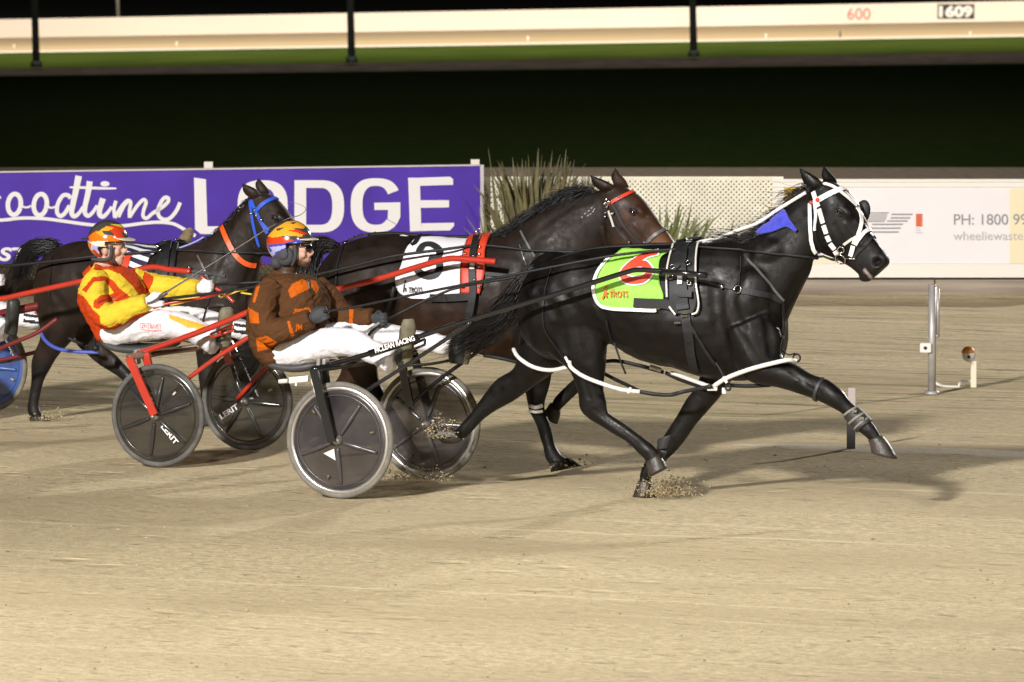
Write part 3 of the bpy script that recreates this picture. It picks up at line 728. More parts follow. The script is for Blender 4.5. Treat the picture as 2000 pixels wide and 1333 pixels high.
def horse(pl, D, matc, label, coat, origin_px):
    matlid = M_hoofd
    mb = MB()
    loft(mb, pl, D['trunk'], 0, 2.15, 28, 4)
    loft(mb, pl, D['neck'], 0, 2.2, 24, 4)
    loft(mb, pl, D['head'], 0, 2.5, 24, 5)
    for L in D['legs']:
        q = L['hoof'][2]; f_ = .22; L['st'] = L['st'] + [(q[0] + (q[2] - q[0]) * f_, q[1] + (q[3] - q[1]) * f_, q[2] - (q[2] - q[0]) * f_, q[3] - (q[3] - q[1]) * f_, q[4] * .55)]
        loft(mb, pl, L['st'], L['off'], 2.1, 20, 4)
    for q in D['muscle']:
        muscle(mb, pl, *q)
    for e in D['ears']: ear(mb, pl, *e)
    me = remesh(mb, .0105, 7, .5)
    org = pl.P(*origin_px, 0); org.z = 0
    # sculpt: fine sinew / muscle relief and nostril / mouth creases
    dents = [(pl.P(px, py, o), r, d) for px, py, o, r, d in D['dents']]
    co = [v.co.copy() for v in me.vertices]; no = [v.normal.copy() for v in me.vertices]
    co = [p + n_ * (.006 * noise.noise(p * 3.6) + .003 * noise.noise(p * 9)) for p, n_ in zip(co, no)]
    for v, p in zip(me.vertices, co): v.co = p
    me.update()
    b0 = bvh_of(me)
    for px, py, o, r, d in D['dents']:
        q = b0.ray_cast(C0, ray(px, py).normalized())
        c = q[0] if q[0] else pl.P(px, py, o)
        for cc in (c, pl.mir(c)):
            for k_, p in enumerate(co):
                l = (p - cc).length
                if l < r: co[k_] = p - no[k_] * d * (1 - (l / r) ** 2)
    from mathutils.kdtree import KDTree
    kd = KDTree(len(co)); [kd.insert(p, i) for i, p in enumerate(co)]; kd.balance(); dsp = {}
    for path, r, dep in D.get('grooves', []):
        for x, y in catmull(path, 10):
            q = b0.ray_cast(C0, ray(x, y).normalized())
            if q[0] is None: continue
            for cc in (q[0], pl.mir(q[0])):
                for _, i, l in kd.find_range(cc, r):
                    z_ = dep * .62 * (1 - (l / r) ** 2) ** 2
                    if abs(z_) > abs(dsp.get(i, 0)): dsp[i] = z_
    for i, z_ in dsp.items(): co[i] = co[i] - no[i] * z_
    for v, p in zip(me.vertices, co): v.co = p
    me.update()
    paint_attr(me, coat)
    o = mesh_to_obj(me, 'horse', matc, org); tag(o, label, 'horse', 'pacing horses in the race')
    sk = Skin(bvh_of(me, org), pl)
    for L in D['legs']:
        h = MB(); loft(h, pl, L['hoof'], L['off'], 2.3, 20, 3); h.build('hoof', M_hoof, o)
    for px, py, r in D['eyes']:
        p, nn = sk.hit(px, py, -.011); fw = (pl.h * .8 - Vector((0, 0, .5))); fw = (fw - nn * fw.dot(nn)).normalized(); up = nn.cross(fw); up = up if up.z > 0 else -up
        lid = [p + nn * (.006 + .015 * math.cos(t) * .9) + fw * (.030 * math.sin(t)) + up * (.013 * math.cos(t) + .004) for t in [math.radians(-80 + 20 * k) for k in range(9)]]
        lo_ = [p + nn * (.006 + .012 * math.cos(t)) + fw * (.028 * math.sin(t)) - up * (.012 * math.cos(t)) for t in [math.radians(-80 + 20 * k) for k in range(9)]]
        for far in (0, 1):
            g = (lambda q: pl.mir(q)) if far else (lambda q: q)
            e = MB(); e.sphere(g(p), r * 1.05, seg=16, rg=12); eo = e.build('eye', M_eye, o)
            e = MB(); e.tube([g(q) for q in lid], [.003, .006, .008, .009, .009, .009, .008, .006, .003], 8); e.tube([g(q) for q in lo_], [.002, .004, .005, .006, .006, .006, .005, .004, .002], 8); e.build('eyelid', matlid, eo)
    return o, sk
def hair(mb, pts, r0, n=5, seg=3):
    P = cv(pts, n); m_ = len(P); mb.tube(P, [r0 * (1 - .85 * (i / (m_ - 1)) ** 1.5) for i in range(m_)], seg, smooth=True)
def hair_mass(o, pl, name, roots, path, n, spread, r, seed, label=None, jroot=.02):
    """tail: strands that follow a traced path and fan out"""
    rnd = random.Random(seed); mb = MB(); base = [pl.P(x, y, o_) for x, y, o_ in path]; m_ = len(base)
    for _ in range(n):
        dx = rnd.gauss(0, 1); dy = rnd.gauss(0, 1); dn = rnd.gauss(0, 1); stop = rnd.uniform(.55, 1.0); pts = []
        for i, b in enumerate(base):
            t = i / (m_ - 1)
            if t > stop + .001 and i > 2: break
            s_ = jroot + spread * t ** 1.2
            wob = .03 * t
            pts.append(b + pl.h * (dx * s_ * .6 + rnd.gauss(0, wob)) + Vector((0, 0, dy * s_ * .6 + rnd.gauss(0, wob))) + pl.n * (dn * s_ * .5))
        hair(mb, pts, r * rnd.uniform(.6, 1.3), 4)
    return mb.build(name, M_hair, o)
def mane(o, sk, pl, crest, n, length, dirs, seed, r=.0026, hang=.4):
    rnd = random.Random(seed); mb = MB(); C = catmull(crest, 10)
    for _ in range(n):
        k = rnd.randrange(len(C)); p = C[k]; t = k / len(C)
        b = pl.P(p[0], p[1], rnd.uniform(-.03, .03)); L = length * rnd.uniform(.5, 1.15) * (.75 + .5 * noise.noise(Vector((t * 6, seed, 0))) + .2)
        g = noise.noise(Vector((t * 9, seed * 3.1, 1))) * .5
        dx, dz = dirs; d = Vector((0, 0, 1)) * (dz + g + rnd.gauss(0, .18)) + pl.h * (dx + rnd.gauss(0, .2)) + pl.n * rnd.gauss(.1, .25); d.normalize()
        pts = [b - d * .02 - Vector((0, 0, .015))]
        for i in range(1, 5):
            u = i / 4; pts.append(b + d * (L * u) + Vector((0, 0, -1)) * (hang * L * u * u) + pl.h * (-.15 * L * u * u) + Vector([rnd.gauss(0, .006) for _ in range(3)]))
        hair(mb, pts, r * rnd.uniform(.6, 1.3), 3)
    return mb.build('mane', M_hair, o)
def cloth_patch(mb, sk, left, right, nu, nv, lift, mi=0, wav=0.0, th=.005, wrap=False):
    Lc = catmull(left, max(2, nv // (len(left) - 1))); Rc = catmull(right, max(2, nv // (len(right) - 1))); nv = min(len(Lc), len(Rc))
    vs, vb = [], []
    for j in range(nv):
        for i in range(nu + 1):
            u = i / nu; px = Lc[j][0] * (1 - u) + Rc[j][0] * u; py = Lc[j][1] * (1 - u) + Rc[j][1] * u
            p, nn = sk.hit(px, py, lift + wav * noise.noise(Vector((px * .05, py * .05, 2)))); vs.append(p); vb.append(p - nn * th)
    W = nu + 1
    if wrap:
        def full(A):
            R_ = [[sk.pl.mir(A[j * W + i]) for i in range(W)] for j in range(nv - 1, -1, -1)] + [[A[j * W + i] for i in range(W)] for j in range(nv)]
            return [p for r_ in R_ for p in r_]
        vs, vb = full(vs), full(vb); nv *= 2
    n = len(vs); fs = []
    for j in range(nv - 1):
        for i in range(nu): a = j * W + i; fs.append((a, a + W, a + W + 1, a + 1)); fs.append((n + a, n + a + 1, n + a + W + 1, n + a + W))
    edge = [i for i in range(W)] + [j * W + W - 1 for j in range(1, nv)] + [(nv - 1) * W + i for i in range(W - 2, -1, -1)] + [j * W for j in range(nv - 2, 0, -1)]
    for a, b in zip(edge, edge[1:] + edge[:1]): fs.append((a, b, n + b, n + a))
    mb.add(vs + vb, fs, mi, True)
def tri_ring(mb, sk, px, py, R, r, lift=.012, mi=0):
    p, nn = sk.hit(px, py, lift); mb.ring(p, nn, R, r, mi, 18, 6)
def P3(pl, pts): return cv([pl.P(*q) for q in pts], 6)

# ---- number six, black, leading -------------------------------------------------
H1 = dict(
 trunk=[(1030,552,1024,612,.09),(1044,524,1030,660,.19),(1085,505,1070,700,.27),(1140,489,1132,694,.275),(1192,481,1184,668,.265),(1250,479,1237,692,.285),(1318,476,1306,714,.29),(1375,472,1370,736,.275),(1425,470,1420,744,.24),(1470,478,1475,742,.215),(1508,515,1512,728,.18),(1530,580,1528,700,.11)],
 neck=[(1415,482,1510,690,.20),(1462,472,1543,612,.155),(1490,452,1561,572,.115),(1525,420,1581,535,.095),(1555,390,1593,505,.08),(1585,368,1606,480,.075)],
 head=[(1594,356,1586,440,.065),(1620,354,1590,478,.082),(1646,369,1606,494,.094),(1667,396,1632,505,.086),(1684,426,1650,515,.070),(1701,455,1664,524,.060),(1719,480,1677,536,.055),(1734,500,1690,546,.056),(1737,514,1706,543,.042)],
 ears=[((1565,331),(1583,368),(1607,362),.05,.02),((1611,327),(1612,360),(1637,366),-.05,-.03)],
 legs=[
  dict(off=.12, st=[(1165,560,1042,560,.13),(1180,620,1042,625,.135),(1184,675,1075,690,.115),(1182,715,1112,722,.082),(1178,755,1129,765,.058),(1184,786,1132,796,.048),(1190,806,1150,818,.036),(1221,829,1190,843,.031),(1250,850,1226,864,.031),(1274,868,1246,884,.037),(1286,884,1262,902,.032)],
       hoof=[(1287,886,1262,903,.036),(1297,902,1266,916,.046),(1302,914,1268,932,.052)]),
  dict(off=-.13, st=[(1130,640,1020,590,.13),(1112,700,1012,680,.115),(1056,746,1004,718,.078),(1013,777,969,741,.055),(982,795,948,767,.042),(947,817,925,799,.034),(919,848,897,831,.038),(906,858,888,838,.033)],
       hoof=[(904,860,886,836,.037),(890,866,872,833,.046),(868,866,848,832,.052)]),
  dict(off=.14, st=[(1505,610,1415,650,.12),(1515,665,1440,715,.125),(1530,700,1468,746,.108),(1558,715,1514,757,.082),(1585,731,1561,770,.062),(1617,741,1601,784,.056),(1644,762,1627,797,.054),(1659,783,1646,809,.039),(1688,810,1663,829,.035),(1706,827,1681,847,.043),(1718,846,1696,860,.036)],
       hoof=[(1722,850,1696,860,.040),(1736,866,1700,868,.048),(1752,896,1703,884,.056)]),
  dict(off=-.13, st=[(1460,660,1370,660,.11),(1442,715,1372,715,.10),(1418,760,1362,752,.075),(1390,795,1340,782,.058),(1362,825,1318,818,.052),(1340,858,1296,852,.050),(1318,884,1288,874,.038),(1294,906,1266,894,.034),(1278,920,1254,914,.037),(1272,936,1250,934,.032)],
       hoof=[(1272,938,1248,938,.037),(1275,954,1242,954,.047),(1279,971,1237,971,.055)])],
 muscle=[(1115,590,.14,.24,.30,.13,-25),(1085,560,-.1,.2,.22,.15,0),(1440,600,.135,.18,.27,.10,-35),(1480,670,.14,.15,.16,.09,-20),(1500,640,.06,.10,.16,.12,0),(1330,620,0,.5,.30,.30,0),
         (1612,450,.035,.085,.085,.055,0),(1612,450,-.035,.085,.085,.055,0),(1655,415,.055,.05,.03,.03,-45),(1655,415,-.055,.05,.03,.03,-45),(1720,508,.03,.045,.05,.032,0),(1720,508,-.03,.045,.05,.032,0),(1693,540,0,.05,.032,.045,15),(1490,500,.05,.2,.1,.09,25)],
 grooves=[([(1462,500),(1436,560),(1432,600),(1450,640)],.05,.013),([(1398,560),(1404,630),(1428,700)],.06,.014),([(1478,590),(1500,640),(1505,690)],.04,.012),([(1440,640),(1470,690),(1490,715)],.035,.010),([(1050,570),(1090,620),(1104,680)],.05,.013),([(1090,560),(1135,620),(1150,700)],.05,.010),([(1168,590),(1186,640),(1184,690)],.05,.014),([(1210,620),(1260,670),(1330,700)],.05,.008),
  ([(1590,436),(1600,478),(1630,500)],.022,.010),([(1652,436),(1668,456),(1684,478)],.018,-.007),([(1630,440),(1645,470),(1655,498)],.022,.006),([(1588,510),(1556,550),(1532,600)],.04,.014),([(1490,480),(1530,450),(1565,420)],.05,.008),([(1545,725),(1575,750),(1600,766)],.025,.007),([(1560,740),(1590,757)],.02,-.006),([(1140,740),(1150,775)],.025,.008),([(1160,800),(1210,838),(1245,866)],.014,.006),([(1668,812),(1692,838)],.014,.005),([(980,760),(940,800),(912,840)],.016,.006),([(1390,740),(1366,775)],.02,.008)],
 dents=[(1713,512,.06,.030,.040),(1690,531,.05,.016,.006),(1700,537,.05,.014,.006),(1680,522,.05,.014,.004)],
 eyes=[(1639,416,.021)])
def coat1(p):
    px, py = pix(p); c = (.0042, .0031, .0025)
    n_ = noise.noise(p * 3); c = tuple(x * (1 + .35 * n_) for x in c)
    if py > 700: c = lerp3(c, (.0058, .0047, .0040), (py - 700) / 100)
    if px > 1660 and py > 480: c = lerp3(c, (.010, .009, .0085), .6)
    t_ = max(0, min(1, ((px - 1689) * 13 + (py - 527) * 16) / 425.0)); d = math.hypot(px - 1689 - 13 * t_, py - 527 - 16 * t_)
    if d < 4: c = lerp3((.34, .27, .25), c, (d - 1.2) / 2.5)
    if math.hypot(px - 1713, py - 512) < 7: c = (.006, .004, .004)
    if 1270 < px < 1310 and 895 < py < 935: c = lerp3(c, (.10, .085, .07), .5)
    return c
h1, s1 = horse(RIG1, H1, M_black_coat, 'black horse in white bridle leading the race under green saddlecloth six', coat1, (1290, 960))
hair_mass(h1, RIG1, 'tail', None, [(1046,528,0),(1022,548,.02),(1000,585,.03),(975,620,.02),(935,652,.0),(885,676,-.05),(815,690,-.08)], 700, .075, .0038, 5)
mane(h1, s1, RIG1, [(1440,474),(1470,468),(1500,446),(1530,417),(1556,393),(1582,370)], 400, .135, (-1.0, .4), 4, .0024, .55)
mane(h1, s1, RIG1, [(1440,476),(1460,473),(1480,462)], 120, .25, (-1.0, .3), 8, .0024, .3).name = 'mane_tuft'
mane(h1, s1, RIG1, [(1440,474),(1500,446),(1530,417),(1575,374)], 45, .24, (-1.0, .4), 12, .0016, .25).name = 'mane_wisps'
mane(h1, s1, RIG1, [(1580,372),(1590,362),(1600,358)], 40, .12, (-1.0, .3), 2, .003, .5).name = 'forelock'

# bridle
b = MB(); S = s1; pl = RIG1
strap(b, S, [(1598,391),(1625,377),(1649,367)], .032, .008, .006, 0, 6, True)
for seg_ in [[(1590,375),(1594,388),(1600,404)],[(1601,408),(1605,422),(1609,436)],[(1610,440),(1615,456)],[(1616,460),(1621,471)],[(1622,475),(1631,486)],[(1631,489),(1637,497)]]:
    strap(b, S, seg_, .028, .009, .007, 0, 5, True)
strap(b, S, [(1590,376),(1600,404),(1616,458),(1637,497)], .016, .006, .005, 1, 6, True)
strap(b, S, [(1583,397),(1583,440),(1586,476),(1592,494)], .022, .009, .006, 0, 6, True)
strap(b, S, [(1592,391),(1595,420),(1593,450)], .019, .010, .006, 0, 6, True)
strap(b, S, [(1608,360),(1628,367),(1650,384),(1670,403)], .018, .013, .006, 0, 6, True)
strap(b, S, [(1671,406),(1678,418),(1681,432),(1679,448),(1675,460)], .022, .010, .007, 0, 6, True)
strap(b, S, [(1674,463),(1668,477)], .026, .010, .007, 0, 4, True); strap(b, S, [(1667,480),(1662,500)], .026, .010, .007, 0, 4, True)
strap(b, S, [(1701,450),(1690,452),(1681,462),(1671,478)], .022, .011, .006, 0, 6, True)
strap(b, S, [(1648,478),(1662,468),(1677,460)], .016, .008, .005, 2, 5, True)
strap(b, S, [(1703,463),(1690,478),(1676,492),(1668,503)], .018, .007, .005, 1, 5, True)
p, nn = S.hit(1599, 391, .012); b.sphere(p, .014, 3, seg=10, rg=6); p, nn = S.hit(1586, 396, .012); b.sphere(p, .012, 3, seg=10, rg=6)
br = b.build('bridle', [M_wstrap, M_bstrap, M_piping, M_redst], h1)
b = MB()
for px, py, R in [(1643, 504, .032), (1643, 487, .019)]: tri_ring(b, S, px, py, R, .0045, .014)
p0, _ = S.hit(1652, 503, .014); p1, _ = S.hit(1672, 505, .012); b.tube([p0, p1], .006, 8); b.build('bit', M_steel, br)
b = MB()   # far blinker cup and near-side rein stop
c = pl.P(1684, 416, -.115); b.sphere(c, (.055, .022, .075), X=(pl.h * .8 + Vector((0, 0, .3))).normalized(), Y=pl.n, Z=Vector((0, 0, 1)), seg=16, rg=10); b.build('blinker', M_bstrap, br)
# over-check from poll to saddle
b = MB(); b.tube(P3(pl, [(1352,478,.03),(1383,469,.03),(1400,466,.02),(1440,450,.03),(1478,436,.05),(1512,414,.05),(1549,391,.04),(1574,376,.04)]), .011, 8)
b.tube(P3(pl, [(1350,482,.02),(1372,472,.02),(1392,474,.02)]), .014, 8); b.build('check_rein', [M_wstrap], h1)
# neck pad
b = MB(); cloth_patch(b, S, [(1480,456),(1497,438),(1516,424),(1533,411),(1545,429),(1559,449)], [(1485,461),(1503,456),(1520,450),(1535,444),(1543,446),(1555,453)], 10, 30, .026, 0, .01, .02)
b.build('neck_pad', mat('blue_fleece', (.045, .055, .50), .85, var=.2, scale=40, bump=.5, sheen=.3), h1)
# saddlecloth
M_green = mat('green_cloth', (.30, .64, .08), .7, var=.06, scale=10, bump=.15, bscale=14); M_ctrim = mat('white_trim', (.80, .79, .80), .6)
b = MB(); LC = [(1216,490),(1190,510),(1170,536),(1163,562),(1170,588),(1192,602)]; RC = [(1314,493),(1292,504),(1288,530),(1290,555),(1297,580),(1290,604)]
cloth_patch(b, S, LC, RC, 26, 40, .016, 0, .006, wrap=True); sc1 = b.build('saddlecloth', M_green, h1)
b = MB(); strap(b, S, [(1195,505),(1180,520),(1168,538),(1162,562),(1166,582),(1178,595),(1195,601),(1240,604),(1285,606)], .020, .024, .006, 0, 6, True); b.build('trim', M_ctrim, sc1)
b = MB(); six = [(1286,499),(1262,505),(1240,517),(1223,532),(1222,544),(1238,550),(1260,547),(1271,534),(1262,521),(1244,521),(1226,531)]
strap(b, S, [(1289,498)] + six[1:], .062, .024, .002, 0, 8); strap(b, S, six, .043, .028, .002, 1, 8); b.build('number', [M_ctrim, mat('number_red', (.70, .055, .02), .55)], sc1)
M_logo = mat('orange_print_cloth', (.72, .16, .02), .6)
b = MB(); hf = lambda px, py: S.hit(px, py, .029)[0]
letter(b, hf, 'TROTS', rect(1194, 569, 1230, 582), 0, .03, fine=2); letter(b, hf, 'THE', rect(1196, 565, 1203, 568), 0, .02, fine=1)
for q in [[(1190,559),(1188,564)],[(1187,566),(1183,578)],[(1184,566),(1191,574)],[(1187,572),(1181,584)],[(1186,570),(1189,582)]]: strap(b, S, q, .010, .028, .001, 0, 3)
b.build('print', M_logo, sc1)
# saddle, girth, breastplate
b = MB(); cloth_patch(b, S, [(1318,484),(1308,520),(1306,560),(1307,590),(1318,614)], [(1366,480),(1363,510),(1361,560),(1364,590),(1354,614)], 12, 24, .026, 0, .0, .02, wrap=True)
strap(b, S, [(1336,480),(1331,530),(1333,575),(1337,605)], .075, .040, .012, 0, 6, True)
strap(b, S, [(1337,605),(1343,640),(1350,690),(1358,722)], .055, .012, .008, 0, 6, True)
strap(b, S, [(1241,591),(1275,592),(1300,594),(1328,604)], .055, .030, .004, 2, 6)
strap(b, S, [(1317,486),(1308,520),(1305,555),(1306,580)], .010, .036, .008, 1, 6, True); strap(b, S, [(1366,482),(1362,510),(1361,555),(1366,592),(1362,610),(1352,615)], .010, .036, .008, 1, 6, True)
strap(b, S, [(1310,600),(1322,615)], .010, .034, .008, 1, 4, True)
for q, wd_, mi in [([(1331,538),(1331,558)], .028, 3), ([(1340,570),(1340,580)], .09, 0), ([(1322,530),(1330,524)], .03, 0)]: strap(b, S, q, wd_, .056, .01, mi, 4)
har = b.build('harness', [M_bstrap, M_piping, mat('webbing', (.022, .022, .024), .8), M_wstrap], h1)
b = MB()
for px, py, R in [(1345,484,.016),(1350,484,.014),(1318,527,.014),(1347,521,.014),(1314,546,.013),(1349,555,.012)]: tri_ring(b, S, px, py, R, .0035, .05)
for px, py in [(1339,612),(1339,618),(1325,629)]:
    p, nn = S.hit(px, py, .03); b.box(p, .018, .006, .006)
tri_ring(b, S, 1444, 566, .023, .0045, .02); p, nn = S.hit(1413, 560, .02); b.sphere(p, .016, seg=10, rg=6)
b.build_each('buckle', M_steel, har)
b = MB(); strap(b, S, [(1350,545),(1380,551),(1413,560),(1440,565)], .016, .012, .006, 0, 6, True); strap(b, S, [(1450,568),(1480,573),(1505,578),(1528,588)], .034, .010, .007, 0, 6, True)
strap(b, S, [(1462,506),(1480,530),(1506,560),(1529,586)], .014, .012, .005, 1, 6, True); strap(b, S, [(1527,590),(1528,620),(1527,655),(1522,685)], .016, .010, .006, 0, 6, False)
strap(b, S, [(1446,502),(1446,530),(1445,560)], .006, .010, .004, 0, 4, True)
b.build_each('breast_strap', [M_bstrap, M_shine], har)
# crupper line over the rump, hopple hangers, hopples
b = MB()
strap(b, S, [(1081,520),(1068,560),(1062,600),(1064,640),(1082,670),(1102,697)], .007, .010, .004, 0, 6); strap(b, S, [(1186,625),(1194,655),(1201,672)], .012, .01, .005, 0, 5)
b.tube(P3(pl, [(1199,668,.30),(1212,705,.30),(1222,730,.27)]), .006, 6); strap(b, S, [(1340,622),(1358,650),(1382,688),(1400,712)], .018, .014, .006, 0, 6)
b.tube(P3(pl, [(1398,708,.27),(1408,724,.28),(1414,738,.28)]), .008, 6); b.tube(P3(pl, [(1082,508,.02),(1150,488,.02),(1230,480,.02),(1335,477,.02)]), .012, 6)
for q in [[(1250,765,.26),(1280,770,.25),(1310,771,.25),(1335,765,.22),(1390,754,.24)],[(1182,706,-.15),(1205,705,-.15),(1245,713,-.15),(1296,727,-.14)],[(1180,730,-.05),(1212,746,.05),(1250,764,.2)],[(1420,752,.2),(1460,754,.15),(1505,752,.1)],[(1300,728,-.08),(1330,742,-.06),(1385,760,.02)]]:
    b.tube(P3(pl, q), .012, 8, flat=.5)
b.tube(P3(pl, [(1528,684,.0),(1540,693,.1),(1552,690,.2)]), .004, 6)
b.build_each('hopple_strap', M_bstrap, har)
b = MB(); TU = lambda q, r: b.tube(P3(pl, q), r, 12)
TU([(1112,706,.24),(1116,718,.26),(1140,735,.27),(1178,750,.26),(1215,761,.26),(1250,765,.26)], .0125); TU([(1003,682,.0),(1013,698,.05),(1040,716,.06),(1075,723,.05),(1112,716,.06)], .0125)
TU([(1396,753,.26),(1420,738,.27),(1465,721,.27),(1515,708,.26),(1542,703,.22),(1555,707,.16)], .0135); TU([(1312,728,-.06),(1345,740,-.02),(1384,754,.04)], .0125)
TU([(1270,716,-.14),(1292,723,-.14)], .014); TU([(1232,757,.27),(1227,768,.27)], .009); TU([(1104,697,.24),(1110,708,.25)], .009); TU([(1413,736,.28),(1420,748,.28)], .010)
b.box(pl.P(1391, 757, .2), .030, .02, .018, bev=.005); b.box(pl.P(1414, 763, .24), .012, .012, .018, bev=.004); b.build_each('hopple', mat('white_hopple', (.72, .70, .67), .3, var=.05, scale=30), har)
b = MB(); b.ring(pl.P(1556, 699, .17), pl.n, .022, .006); b.ring(pl.P(1422, 757, .26), pl.n, .016, .006); b.build_each('hopple_hook', M_bstrap, har)
# leg boots
def band(o, pl, st, off, name, m_, grow=.006):
    mb = MB(); loft(mb, pl, [(a, b_, c, d, w_ + grow) for a, b_, c, d, w_ in st], off, 2.1, 20, 4); return mb.build(name, m_, o)
band(h1, pl, [(1606,736,1589,782,.060),(1612,739,1594,785,.059)], .14, 'knee_strap', M_boot)
b1 = band(h1, pl, [(1674,793,1647,813,.041),(1688,806,1660,829,.040),(1703,821,1674,845,.046)], .14, 'leg_boot', M_boot, .004)
for st in [[(1674,792,1646,812,.047),(1677,795,1649,815,.047)],[(1687,804,1657,827,.046),(1690,807,1660,830,.046)],[(1697,813,1668,838,.05),(1699,816,1670,841,.05)]]: band(b1, pl, st, .14, 'boot_band', M_bootg, .004)
b = MB(); b.box(pl.P(1669, 803, .195), .012, .006, .008); b.box(pl.P(1683, 817, .195), .012, .006, .008); b.build_each('boot_buckle', M_steel, b1)
band(h1, pl, [(1322,846,1286,858,.056),(1317,862,1285,872,.055),(1312,874,1284,878,.05)], -.13, 'leg_boot', M_boot, .006)
band(h1, pl, [(1312,882,1286,874,.044),(1298,903,1268,893,.042)], -.13, 'leg_boot', M_boot, .003)

# ---- number three, bay, second ---------------------------------------------------
H2 = dict(
 trunk=[(628,540,630,600,.09),(640,503,648,660,.19),(690,468,690,690,.27),(760,457,750,684,.275),(830,463,822,660,.265),(890,467,880,676,.285),(945,464,940,692,.285),(990,462,985,702,.26),(1030,462,1035,708,.22),(1070,490,1070,700,.18),(1098,545,1095,670,.10)],
 neck=[(985,464,1090,650,.19),(1028,432,1120,590,.15),(1075,402,1147,545,.12),(1120,380,1166,510,.098),(1155,374,1182,492,.084),(1180,368,1198,480,.078)],
 head=[(1178,364,1172,450,.065),(1206,360,1178,484,.083),(1236,373,1196,502,.094),(1259,392,1226,510,.085),(1279,420,1246,515,.07),(1295,443,1262,518,.06),(1310,463,1280,524,.055),(1322,483,1296,526,.055),(1325,497,1310,522,.04)],
 ears=[((1157,345),(1176,373),(1200,366),.05,.025),((1203,333),(1201,362),(1228,370),-.05,-.01)],
 legs=[
  dict(off=.12, st=[(775,590,640,590,.13),(770,640,640,640,.13),(740,690,662,692,.105),(738,735,688,736,.06),(752,770,712,776,.05),(776,806,748,816,.036),(797,842,775,852,.033),(812,868,788,874,.036),(822,880,796,888,.033)],
       hoof=[(824,880,796,890,.037),(836,886,798,900,.047),(846,892,800,908,.054)]),
  dict(off=-.13, st=[(740,640,650,600,.12),(735,690,655,680,.1),(715,735,668,720,.07),(692,768,652,752,.052),(674,800,646,790,.038),(656,826,632,816,.033),(645,846,622,836,.037),(638,856,618,846,.033)],
       hoof=[(637,858,616,846,.037),(628,868,604,850,.046),(618,876,592,856,.052)]),
  dict(off=.12, st=[(1085,630,1005,630,.12),(1082,690,1014,690,.10),(1074,745,1024,742,.066),(1062,785,1031,785,.052),(1064,805,1037,806,.047),(1075,832,1050,834,.034),(1083,866,1061,870,.034),(1093,886,1066,894,.039),(1105,896,1074,906,.035)],
       hoof=[(1106,894,1072,908,.038),(1120,899,1076,914,.047),(1136,910,1076,922,.054)]),
  dict(off=-.12, st=[(1112,620,1045,630,.11),(1134,675,1080,690,.085),(1160,712,1118,728,.06),(1163,738,1128,752,.052),(1142,754,1122,740,.040),(1120,776,1103,756,.033),(1100,795,1084,776,.038),(1094,802,1078,788,.034)],
       hoof=[(1094,802,1076,786,.037),(1092,816,1066,800,.046),(1088,828,1058,806,.052)])],
 muscle=[(725,580,.14,.24,.30,.13,-25),(690,550,-.1,.2,.22,.15,0),(1010,590,.135,.18,.27,.10,-35),(1050,650,.14,.14,.16,.09,-20),(900,600,0,.5,.28,.29,0),
         (1202,448,.035,.085,.085,.055,0),(1202,448,-.035,.085,.085,.055,0),(1250,412,.055,.05,.03,.03,-45),(1250,412,-.055,.05,.03,.03,-45),(1308,492,.03,.045,.045,.032,0),(1308,492,-.03,.045,.045,.032,0),(1065,480,.05,.2,.1,.09,25)],
 grooves=[([(1040,500),(1016,560),(1020,620)],.05,.012),([(990,560),(985,620),(1000,680)],.05,.012),([(650,560),(700,620),(710,680)],.05,.012),([(700,560),(740,620),(752,690)],.05,.010),([(1178,440),(1186,480),(1215,505)],.022,.010),([(1240,440),(1258,458),(1274,478)],.018,-.007),([(1215,450),(1232,480)],.022,.006),([(1165,505),(1130,560),(1100,610)],.04,.013),([(1060,440),(1110,405),(1150,390)],.05,.008),([(1050,800),(1062,850)],.014,.006)],
 dents=[(1305,490,.06,.028,.035)], eyes=[(1236,415,.021)])
def coat2(p):
    px, py = pix(p); c = (.0135, .0080, .0054); n_ = noise.noise(p * 2.6)
    c = tuple(x * (1 + .4 * n_) for x in c)
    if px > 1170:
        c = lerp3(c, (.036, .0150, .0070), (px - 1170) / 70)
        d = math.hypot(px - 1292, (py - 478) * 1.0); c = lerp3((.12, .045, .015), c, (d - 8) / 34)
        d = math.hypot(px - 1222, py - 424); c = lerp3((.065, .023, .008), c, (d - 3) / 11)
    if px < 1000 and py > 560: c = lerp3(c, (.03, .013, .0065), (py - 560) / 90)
    if py > 735: c = lerp3(c, (.010, .009, .008), (py - 735) / 30)
    return c
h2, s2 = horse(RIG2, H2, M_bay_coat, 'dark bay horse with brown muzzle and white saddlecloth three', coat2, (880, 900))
hair_mass(h2, RIG2, 'tail', None, [(655,484,0),(632,479,.02),(610,488,.05),(596,530,.12),(575,600,.16),(530,665,.16),(475,715,.14),(425,755,.1)], 800, .10, .0042, 15)
mane(h2, s2, RIG2, [(990,458),(1030,430),(1075,400),(1120,379),(1160,370)], 1100, .15, (-.9, .12), 6, .0028, .7)
mane(h2, s2, RIG2, [(1085,398),(1110,384),(1135,376),(1160,372)], 420, .16, (-.8, .3), 16, .0026, .5).name = 'mane_tuft'
b = MB(); S = s2; pl = RIG2
strap(b, S, [(1187,400),(1210,387),(1236,375)], .022, .008, .006, 0, 6, True)
strap(b, S, [(1183,398),(1190,420),(1212,455),(1232,474)], .016, .008, .005, 1, 6, True); strap(b, S, [(1196,398),(1206,415),(1218,440),(1238,462),(1256,478)], .014, .008, .005, 1, 6, True)
strap(b, S, [(1260,478),(1272,465),(1285,455),(1299,448)], .020, .009, .006, 2, 6, True); strap(b, S, [(1190,412),(1196,430),(1200,443)], .013, .012, .005, 3, 5)
strap(b, S, [(1184,392),(1183,425),(1184,424)], .012, .012, .005, 1, 4)
